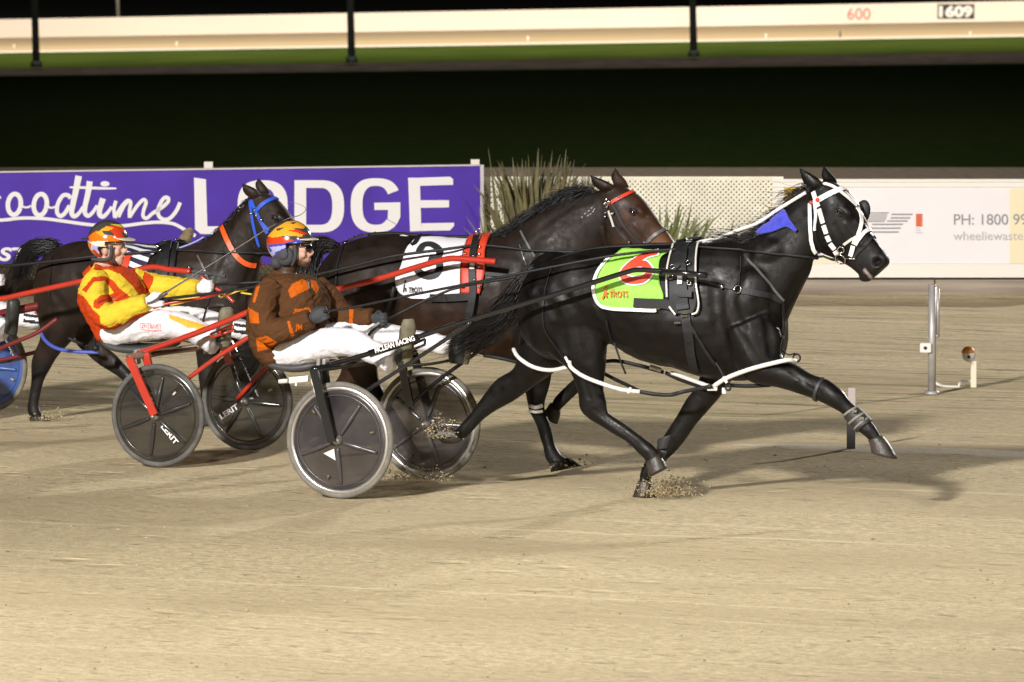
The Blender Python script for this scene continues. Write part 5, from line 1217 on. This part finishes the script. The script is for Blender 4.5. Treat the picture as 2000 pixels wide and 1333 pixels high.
def person(pl, D, label):
    P = pl.P; k = D['k']; hx, hy = D['head']
    H = lambda x, y, o: P(hx + (x - 575) * k, hy + (y - 490) * k, o)
    mb = MB(); Z = Vector((0, 0, 1))
    S = lambda c, r, rot=0: mb.sphere(c, r, X=(pl.h * math.cos(rot) + Z * math.sin(rot)), Y=pl.n, Z=(-pl.h * math.sin(rot) + Z * math.cos(rot)), seg=18, rg=12)
    S(H(570, 474, 0), (.098, .076, .10)); S(H(583, 498, 0), (.062, .062, .070)); S(H(594, 514, 0), (.036, .040, .030), -.2); S(H(600, 480, 0), (.022, .058, .018)); S(H(597, 494, 0), (.022, .052, .040))
    mb.tube(cv([H(603, 482, 0), H(608, 489, 0), H(610, 496, 0)], 3), [.009, .010, .010, .011, .012, .014, .014], 10); S(H(606, 497, 0), (.018, .019, .012)); S(H(603, 507, 0), (.013, .026, .008)); S(H(601, 512, 0), (.013, .024, .009)); S(H(598, 520, 0), (.020, .024, .016))
    for s_ in (1, -1): S(H(590, 497, .045 * s_), (.026, .018, .026)); S(H(566, 495, .078 * s_), (.020, .012, .032)); S(H(600, 485, .030 * s_), (.012, .014, .011))
    mb.tube([H(552, 548, 0), H(560, 530, 0), H(570, 508, 0)], [.066, .058, .055], 14)
    ins = .016
    t = [tuple(s[:4]) + (s[4] - ins,) for s in D['torso']]; 
    tt = []
    for x1, y1, x2, y2, w_ in t: e_ = 5; dx = (x2 - x1); l = math.hypot(x2 - x1, y2 - y1); tt.append((x1 + (x2 - x1) / l * e_, y1 + (y2 - y1) / l * e_, x2 - (x2 - x1) / l * e_, y2 - (y2 - y1) / l * e_, w_))
    loft(mb, pl, tt, 0, 2.3, 22, 4)
    def limb(m, pts, rs, grow=0.0, rigid=True):
        C = catmull([tuple(P(*q)) + (r,) for q, r in zip(pts, rs)], 5); m.tube([Vector(c[:3]) for c in C], [max(.02, c[3] + grow) for c in C], 16)
    for nm in ('arm_n', 'arm_f'): limb(mb, *D[nm], grow=-.014)
    for nm in ('leg_n', 'leg_f'):
        q, r_ = D[nm]; z_ = q[-2]; q = q[:-1] + [tuple(z_[i] + (q[-1][i] - z_[i]) * .6 for i in range(3))]; limb(mb, q, r_[:-1] + [.05], grow=-.018)
    for nm in ('hand_n', 'hand_f'):
        w0, t0 = P(*D[nm][0]), P(*D[nm][1]); mb.sphere(w0.lerp(t0, .5), (.045, .016, .034), X=(t0 - w0).normalized(), Y=pl.n, Z=Z, seg=12, rg=8)
    me = remesh(mb, .0085, 3); org = P(*D['org'], 0)
    at_ = me.color_attributes.new('skin', 'FLOAT_COLOR', 'POINT')
    for i, v in enumerate(me.vertices):
        px, py = pix(v.co); x = (px - hx) / k + 575; y = (py - hy) / k + 490; c = (.56, .33, .24)
        if D['beard']:
            g = max(0, min(1, (y - 505 + (595 - x) * .25) / 7)) if x < 612 else 0
            c = lerp3(c, (.06, .032, .018), g)
            if 600 < x and 504 < y < 507: c = lerp3(c, (.10, .05, .03), .7)
        if x > 598 and 507.5 < y < 512: c = lerp3(c, (.36, .15, .12), .7)
        if x < 582 and y < 492: c = lerp3(c, (.05, .03, .02), .8 if D['beard'] else .3)
        at_.data[i].color = c + (1,)
    o = mesh_to_obj(me, 'person', M_skin, org); tag(o, label, 'driver', 'race drivers in white trousers')
    # jacket
    mb = MB(); loft(mb, pl, D['torso'], 0, 2.3, 24, 4); limb(mb, *D['arm_n'], grow=.006); limb(mb, *D['arm_f'], grow=.006)
    me = remesh(mb, .0065, 5); wrinkle(me, .0105, 12, D['seed']); j = mesh_to_obj(me, 'jacket', D['jm'], org, o); colour_faces(j, pl, D['jr'])
    b = MB(); ne = [H(538, 540, 0), H(556, 531, 0), H(580, 535, 0)]; cth = H(562, 534, 0); b.tube(cv([H(550, 556, 0), H(556, 545, 0), H(561, 535, 0), H(562, 532, 0)], 3), [.105, .102, .099, .096, .093, .09, .088, .087, .085, .084], 24, cap=False); wr_ = [noise.noise(p * 22) for p in b.v]; b.v = [p + Vector((q * .008, 0, q * .006)) for p, q in zip(b.v, wr_)]; b.build('collar', D['jm'][D['collar']], o)
    # trousers
    mb = MB(); limb(mb, *D['leg_n'], grow=.004); limb(mb, *D['leg_f'], grow=.004); mb.sphere(P(D['hip'][0] + 16, D['hip'][1], 0), (.11, .165, .085), X=pl.h, Y=pl.n, Z=Z, seg=18, rg=12)
    mb.v = mb.v; me = remesh(mb, .0085, 3); wrinkle(me, .008, 10, D['seed'] + 5); tr = mesh_to_obj(me, 'trousers', [M_trs, M_bstrap, D['tp']], org, o)
    if D['tr']: colour_faces(tr, pl, D['tr'])
    for nm, sd in (('hand_n', 1), ('hand_f', -1)): hand(pl, P(*D[nm][0]), P(*D[nm][1]), D['glove'], o, sd)
    for st, off in D['boots']:
        mb = MB(); loft(mb, pl, st, off, 2.6, 20, 4); cb = sum(mb.v, Vector()) / len(mb.v); Rz = Matrix.Rotation(math.radians(-38 if off > 0 else 25), 3, 'Z'); mb.v = [cb + Rz @ (p - cb) for p in mb.v]; dn = Rz @ pl.h; bo = mb.build('boot', [M_bootb, M_sole], o)
        for p in bo.data.polygons:
            if (p.center + org - cb).dot(dn) > .018: p.material_index = 1
    # helmet
    mb = MB(); hc = H(*D['hc'], 0); mb.sphere(hc, D['hr'], X=pl.h, Y=pl.n, Z=Z, seg=120, rg=96); keep = []
    for f in mb.f:
        c = sum((mb.v[i] for i in f), Vector()) / len(f) - hc; a = c.dot(pl.h)
        if (a > D['cut'] and c.z < -.002) or c.z < -.112: continue
        if D.get('earcut') and a > D['cut'] - .055 and c.z < -.035: continue
        keep.append(f)
    mb.f = keep; mb.m = [0] * len(keep); mb.sm = [True] * len(keep); he = mb.build('helmet', D['hm'], o); colour_faces(he, pl, D['hrul'])
    sm_ = he.modifiers.new('shell', 'SOLIDIFY'); sm_.thickness = .012; sm_.offset = -1
    mb = MB(); pc = H(*D['peak'], 0); mb.sphere(pc, (.068, .088, .009), X=(pl.h - Z * D['ptilt']).normalized(), Y=pl.n, Z=(Z + pl.h * D['ptilt']).normalized(), seg=24, rg=10); mb.build('peak', M_peak, he)
    mb = MB()
    if D['muff']:
        for s_ in (1, -1):
            mb.sphere(H(556, 500, .080 * s_), (.060, .030, .060), X=pl.h, Y=pl.n, Z=Z, seg=18, rg=12); mb.sphere(H(553, 497, .105 * s_), (.035, .018, .035), X=pl.h, Y=pl.n, Z=Z, seg=16, rg=10)
            mb.tube(P3(pl, [pix3(H, 575, 478, .085 * s_, pl), pix3(H, 577, 500, .08 * s_, pl), pix3(H, 570, 518, .06 * s_, pl)]), .012, 8)
        mb.sphere(H(548, 512, 0), (.055, .085, .05), X=pl.h, Y=pl.n, Z=Z, seg=18, rg=12)
    else:
        for s_ in (1, -1): mb.tube(cv([H(540, 512, .070 * s_), H(562, 514, .082 * s_), H(578, 508, .08 * s_), H(580, 485, .088 * s_)], 4), .012, 8); mb.tube(cv([H(578, 508, .075 * s_), H(588, 520, .05 * s_), H(592, 527, 0)], 4), .008, 8)
    mb.build('chin_strap', M_hpad, he)
    if D['glass']:
        mb = MB()
        for s_ in (1, -1):
            mb.sphere(H(603, 485, .036 * s_), (.010, .030, .024), X=(pl.h + pl.n * .35 * s_).normalized(), Y=(pl.n - pl.h * .35 * s_).normalized(), Z=Z, seg=16, rg=10)
            mb.tube([H(601, 480, .066 * s_), H(575, 478, .082 * s_)], .005, 6)
        mb.tube([H(607, 482, .02), H(607, 482, -.02)], .005, 6); mb.build('sunglasses', M_lens, o)
    else:
        mb = MB()
        for s_ in (1, -1): mb.tube([H(602, 481, .055 * s_), H(575, 479, .082 * s_)], .004, 6); mb.sphere(H(604, 484, .034 * s_), (.006, .028, .016), X=pl.h, Y=pl.n, Z=Z, seg=14, rg=8)
        mb.build('goggles', mat('clear_goggle', (.16, .12, .10), .15), o)
    return o
def pix3(H, x, y, off, pl):
    p = H(x, y, off); q = pix(p); return (q[0], q[1], off)
MJ = [fabric('brown_satin', (.095, .043, .019), .85), fabric('orange_satin', (.50, .105, .009), .8), mat('black_seam', (.015, .012, .01), .6)]
MHEL = [mat('helmet_grey', (.06, .058, .05), .2, coat=.8), mat('helmet_yellow', (.80, .36, .025), .2, coat=.8), mat('helmet_red', (.62, .05, .015), .2, coat=.8), mat('helmet_blue', (.05, .06, .36), .2, coat=.8), mat('helmet_lilac', (.42, .42, .75), .2, coat=.8), mat('helmet_lime', (.62, .70, .05), .2, coat=.8), mat('helmet_orange', (.80, .17, .01), .2, coat=.8), mat('helmet_white', (.72, .70, .66), .2, coat=.8)]
DR1 = dict(k=1.0, head=(575, 490), org=(565, 712), hip=(556, 690), seed=1, beard=True, muff=True, glass=True, collar=0,
 torso=[(596,538,540,534,.10),(614,550,520,548,.175),(632,575,503,575,.21),(636,605,492,610,.215),(626,640,490,645,.20),(612,668,502,686,.19),(588,694,528,712,.17),(560,708,545,720,.10)],
 arm_n=([(535,562,.16),(517,585,.235),(513,620,.27),(524,647,.285),(552,645,.28),(582,634,.27),(606,622,.26)], [.07,.078,.076,.072,.066,.060,.050]),
 arm_f=([(612,560,-.16),(640,582,-.21),(664,612,-.23),(690,622,-.22),(728,621,-.2)], [.07,.072,.068,.062,.050]),
 leg_n=([(552,686,.09),(600,679,.14),(650,669,.19),(686,669,.23),(728,687,.26),(768,704,.28)], [.095,.092,.086,.078,.062,.078]), leg_f=([(552,686,-.09),(620,668,-.14),(680,655,-.19),(735,652,-.23),(800,662,-.26),(880,676,-.28)], [.095,.090,.082,.072,.056,.052]),
 hand_n=[(604,624,.26),(634,612,.24)], hand_f=[(726,622,-.2),(766,625,-.17)], glove=M_glove, tp=M_wht, tr=[],
 boots=[([(800,717,768,712,.038),(804,700,764,694,.042),(807,680,770,680,.043),(811,658,782,662,.046),(814,638,788,642,.047),(811,622,795,624,.032)], .30), ([(914,712,880,708,.038),(918,696,878,692,.042),(918,676,884,678,.043),(916,655,890,658,.044),(912,642,896,644,.032)], -.30)],
 jm=MJ, jr=[([(563,566),(572,553),(590,545),(604,550),(606,562),(590,571),(566,583)],1,-9,.2), ([(606,546),(616,548),(624,562),(617,574),(609,560)],1), ([(561,606),(606,600),(609,617),(560,623)],1,-9,.2), ([(484,600),(506,612),(506,632),(488,630)],1), ([(500,660),(522,656),(542,668),(530,680),(503,686)],1), ([(683,604),(690,604),(688,646),(681,646)],1), ([(560,628),(565,626),(575,655),(569,658)],1), ([(598,540),(601,540),(618,610),(614,610)],2,-9,.12), ([(493,590),(500,560),(508,556),(498,592)],1)],
 hm=MHEL, hc=(566, 473), hr=(.134, .112, .125), cut=.030, peak=(600, 467), ptilt=.02,
 hrul=[([(520,480),(520,462),(545,462),(575,470),(590,471),(560,480)],2), ([(520,478),(560,474),(590,466),(588,474),(566,482),(548,492),(535,520),(520,515)],3), ([(530,482),(556,479),(580,472),(576,477),(556,484),(538,492)],4), ([(526,462),(540,448),(560,436),(582,434),(596,444),(590,449),(570,447),(592,456),(588,463),(560,461),(535,465)],1), ([(542,449),(556,446),(552,450),(544,453)],0), ([(566,438),(578,437),(573,441)],0), ([(562,452),(580,450),(598,458),(592,460),(576,455)],2), ([(530,492),(536,488),(540,494),(534,499)],4)])
dr1 = person(RIG1, DR1, 'person in brown and orange jacket and flame helmet driving the front sulky')
skj = Skin(bvh_of([c for c in dr1.children if c.name.startswith('jacket')][0].data, dr1.location), RIG1)
b = MB(); letter(b, lambda x, y: skj.hit(x, y, .006)[0], 'JM', rect(577, 633, 590, 647), 0, .02, fine=2); b.build('print', MJ[1], dr1)
MY = [fabric('yellow_satin', (.68, .485, .04), .85), fabric('red_satin', (.50, .055, .012), .85), mat('dark_red_seam', (.22, .02, .01), .5)]
DR2 = dict(k=.95, head=(213, 485), org=(225, 690), hip=(216, 650), seed=4, beard=False, muff=False, glass=False, collar=1,
 torso=[(240,524,190,516,.10),(256,536,176,536,.17),(272,560,163,566,.205),(276,585,163,592,.21),(272,612,176,618,.195),(262,636,190,642,.185),(240,656,204,664,.16),(225,664,215,668,.10)],
 arm_n=([(196,544,.15),(184,560,.23),(188,592,.27),(208,618,.29),(236,612,.285),(264,599,.27),(286,590,.26)], [.068,.075,.074,.07,.064,.056,.046]),
 arm_f=([(258,544,-.15),(285,555,-.2),(320,560,-.21),(355,563,-.2),(388,564,-.18)], [.065,.068,.066,.060,.048]),
 leg_n=([(214,648,.09),(262,640,.14),(310,634,.19),(352,636,.23),(392,652,.26),(422,669,.28)], [.095,.092,.088,.080,.068,.080]), leg_f=([(214,648,-.09),(285,632,-.14),(345,624,-.19),(385,624,-.22),(430,633,-.25),(496,650,-.27)], [.095,.088,.078,.068,.060,.056]),
 hand_n=[(284,590,.26),(314,586,.24)], hand_f=[(386,563,-.18),(430,557,-.16)], glove=M_wglove, tp=mat('yellow_badge', (.72, .42, .04), .6), tr=[([(330,614),(402,635),(398,645),(366,640),(330,622)],2), ([(456,630),(500,638),(500,643),(456,637)],1), ([(456,643),(500,649),(500,655),(456,650)],1)],
 boots=[([(446,678,416,672,.038),(450,662,414,656,.042),(453,642,420,642,.043),(456,622,430,625,.046),(455,606,434,610,.045),(450,599,441,601,.030)], .30), ([(536,690,505,686,.038),(540,674,503,670,.042),(540,655,508,656,.043),(538,636,514,640,.044),(534,624,520,626,.032)], -.30)],
 jm=MY, jr=[([(150,572),(165,580),(182,605),(200,622),(240,634),(270,608),(300,600),(290,640),(240,680),(150,680)],1), ([(182,530),(186,512),(240,518),(262,512),(264,528),(288,572),(276,580),(258,558),(236,536),(212,526)],1,-9,.22), ([(160,566),(182,541),(204,539),(222,548),(232,562),(258,582),(240,592),(228,588),(220,568),(204,548),(184,550),(168,572)],1), ([(274,560),(282,530),(300,540),(298,552),(288,574)],1,-9,-.1), ([(182,588),(198,576),(226,573),(228,588),(206,591),(192,604),(182,600)],1), ([(190,590),(206,583),(226,581),(226,584),(206,587),(192,594)],2), ([(194,606),(208,594),(234,585),(290,572),(296,606),(250,620),(215,640),(196,632)],0,.2,9)],
 hm=MHEL, hc=(573.0, 473), hr=(.124, .108, .118), cut=.034, earcut=True, peak=(607, 470), ptilt=.18,
 hrul=[([(205,436),(230,436),(250,452),(256,470),(200,470),(185,460)],0), ([(160,520),(172,470),(186,470),(246,472),(246,520)],7), ([(205,445),(232,440),(246,455),(240,470),(215,465),(222,458)],2), ([(176,462),(190,452),(222,462),(246,470),(246,475),(200,470),(178,472)],6), ([(190,456),(208,444),(222,447),(205,456),(200,462)],1), ([(236,455),(252,458),(254,470),(242,470)],0), ([(180,472),(205,476),(246,470),(225,482),(212,480)],5), ([(182,478),(206,482),(196,490),(184,488)],4), ([(176,482),(186,490),(196,508),(186,512),(174,496)],6), ([(200,452),(214,452),(222,460),(205,460)],0), ([(214,440),(240,442),(246,450),(238,447)],5), ([(182,486),(188,486),(200,500),(196,506)],2), ([(172,470),(182,476),(180,486),(172,484)],6)])
dr2 = person(RIG2, DR2, 'person in yellow and red jacket and bright patterned helmet, white gloves')
skt = Skin(bvh_of([c for c in dr2.children if c.name.startswith('trousers')][0].data, dr2.location), RIG2)
b = MB(); letter(b, lambda x, y: skt.hit(x, y, .005)[0], 'CENTRAVET', [(273,640),(316,643),(315,633),(274,630)], 0, .0, fine=2); strap(b, skt, [(274,642),(295,645),(316,645)], .004, .004, .002, 0, 4); b.build('print', mat('pink_print', (.75, .30, .28), .6), dr2)
# third driver: same seat and pose, only a boot reaches into the picture
off3 = RIG3.P(25, 620, .3) - RIG2.P(440, 640, .3)
dr3 = dr2.copy(); COL.objects.link(dr3); dr3.location = dr2.location + off3; tag(dr3, 'person driving the blue bridled horse, only a dark boot and white leg showing', 'driver')
for ch in list(dr2.children):
    if ch.name.startswith('print'): continue
    c = ch.copy(); COL.objects.link(c); c.parent = dr3
    if ch.name.startswith('boot'): c.data = ch.data.copy(); c.data.materials[1] = M_bootb
    for g in ch.children:
        q = g.copy(); COL.objects.link(q); q.parent = c
        q.location = Vector((0, 0, 0)) - dr2.location
# ------------------------------------------------------------------ reins, whip, kicked sand
def rein(pl, sk, label, near, on, far_hand, r, loc, extra=None):
    b = MB(); A = [pl.P(*q) for q in near]; H_ = [sk.hit(x, y, .014)[0] for x, y in catmull(on, 6)]
    b.tube(cv(A, 6) , r, 8, flat=.55)
    b.tube([A[-1]] + H_, r, 8, flat=.55)
    B = [pl.P(*far_hand)] + [pl.mir(p) for p in A[2:]] + [pl.mir(p) for p in H_]
    b.tube(cv(B, 3), r, 8, flat=.55)
    o = b.build('reins', [M_bstrap], origin=pl.P(*loc)); tag(o, label, 'reins', 'driving reins'); return o
r1 = rein(RIG1, s1, 'black reins from the brown jacketed driver to the leading black horse', [(626,610,.25),(700,598,.27),(800,577,.30),(905,556,.33),(990,539,.35),(1100,517,.33),(1205,498,.27),(1290,489,.20),(1344,485,.16)], [(1352,485),(1420,489),(1500,494),(1560,500),(1600,502),(1640,504)], (756,624,-.17), .008, (900,556,.3))
r2 = rein(RIG2, s2, 'black reins from the yellow sleeved driver to the bay horse', [(306,585,.25),(420,572,.28),(540,553,.31),(620,536,.33),(700,517,.33),(770,500,.32),(860,488,.28),(925,479,.2)], [(935,481),(1000,487),(1060,490),(1120,492),(1180,490),(1255,483)], (420,556,-.16), .009, (700,517,.3))
r3 = rein(RIG3, s3, 'black reins along the horse with blue bridle and orange neck strap', [(-100,536,.25),(-40,524,.28),(40,517,.30),(110,509,.30),(180,501,.28),(250,495,.22),(308,491,.18)], [(316,491),(360,492),(400,493),(450,494),(500,493),(540,492)], (-60,520,-.16), .009, (40,517,.3))
b = MB(); b.tube(P3(RIG2, [(300,602,.24),(330,592,.22),(395,582,.15),(440,570,.0),(462,566,-.08)]), .009, 8)
b.tube(P3(RIG2, [(393,540,-.2),(412,556,-.2),(440,575,-.2),(456,590,-.2)]), .013, 8)
b.tube(P3(RIG2, [(318,593,.2),(332,589,.2),(340,587,.2),(392,581,.15),(340,595,.2),(332,594,.2)]), .006, 6, mi=1)
b.tube(P3(RIG2, [(428,578,.0),(432,581,-.02),(450,574,-.05),(470,567,-.08),(482,565,-.1),(470,571,-.1),(492,575,-.12)]), .006, 6, mi=1)
b.tube(P3(RIG2, [(415,562,-.18),(408,590,-.05),(400,615,.1),(397,628,.16)]), .008, 6, mi=2)
tag(b.build('hand_hold', [M_rframe, mat('yellow_cord', (.72, .52, .05), .6), M_bstrap], origin=RIG2.P(390, 582, .15)), 'red and yellow hand holds in the white gloves of the second driver', 'rein loops')
b = MB(); b.tube(cv([RIG2.P(*q) for q in [(250,594,.26),(290,592,.28),(312,580,.28),(325,570,.28)]], 5), .007, 8)
b.tube(cv([RIG2.P(*q) for q in [(322,572,.28),(400,524,.2),(480,474,.1),(520,448,.05),(560,428,.0),(586,420,-.02),(597,409,-.03),(588,400,-.03),(563,393,-.02)]], 6), [.006 - .0045 * min(1, i / 40) for i in range(49)], 6)
b.tube([RIG2.P(312,580,.28), RIG2.P(326,571,.28)], .014, 8)
tag(b.build('driving_whip', mat('whip', (.10, .09, .08), .4), origin=RIG2.P(312, 580, .28)), 'long thin whip held by the white gloved driver in yellow', 'whip')
b = MB(); b.tube(cv([RIG1.P(*q) for q in [(702,657,-.02),(722,643,-.1),(745,628,-.16)]], 4), .009, 8); b.tube(cv([RIG1.P(*q) for q in [(715,662,-.1),(728,645,-.13),(748,628,-.16)]], 4), .010, 8, mi=1)
tag(b.build('hand_hold', [M_galv, M_bstrap], origin=RIG1.P(722, 643, -.1)), 'grey and black hand hold in the dark gloved far hand of the front driver', 'rein loops')
def spray(pl, px, py, off, n, sx, sz, seed, label, smax=.012, name='kicked_sand'):
    rnd = random.Random(seed); b = MB(); c = pl.P(px, py, off); floor_ = pl.P(px, py, off)
    for _ in range(n):
        p = c + pl.h * rnd.gauss(0, sx) + Vector((0, 0, abs(rnd.gauss(0, sz)) - .01)) + pl.n * rnd.gauss(0, .07)
        if p.z < .008: p.z = .008 + rnd.random() * .02
        r = smax * (rnd.random() ** 2.2 * .85 + .15); b.sphere(p, (r * rnd.uniform(.7, 1.4), r, r * rnd.uniform(.6, 1.1)), seg=6, rg=4)
    o = b.build(name, mat('clod_' + str(seed), (.36, .285, .165), .95, var=.3, scale=40), origin=c); tag(o, label, 'sand', kind='stuff'); return o
spray(RIG1, 1295, 964, -.12, 1700, .085, .05, 1, 'sand thrown up beside the planted front hoof of the black horse', .0065)
spray(RIG1, 860, 850, -.12, 600, .055, .05, 2, 'sand falling from the rear hoof of the black horse', .007)
spray(RIG1, 800, 935, .1, 700, .13, .04, 3, 'sand thrown between the wheels of the front sulky', .006)
spray(RIG2, 1110, 912, .12, 120, .06, .03, 4, 'sand around the planted front hoof of the bay horse', .009)
spray(RIG3, 95, 826, .12, 160, .10, .05, 5, 'sand around the hind hoof of the dark brown horse', .011)
cl = MB(); c = RIG3.P(362, 466, -.3)
for dx, dz, r in [(0, 0, .045), (.02, .035, .04), (-.03, -.03, .035), (.03, .05, .03), (-.05, -.045, .025)]: cl.sphere(c + Vector((dx, 0, dz)), (r, r * .8, r * .9), seg=10, rg=7)
tag(cl.build('sand_clod', mat('clod_soil', (.20, .15, .08), .95, var=.3, scale=30, bump=.6), origin=c), 'clod of brown sand flying above the back of the blue bridled horse', 'clod')
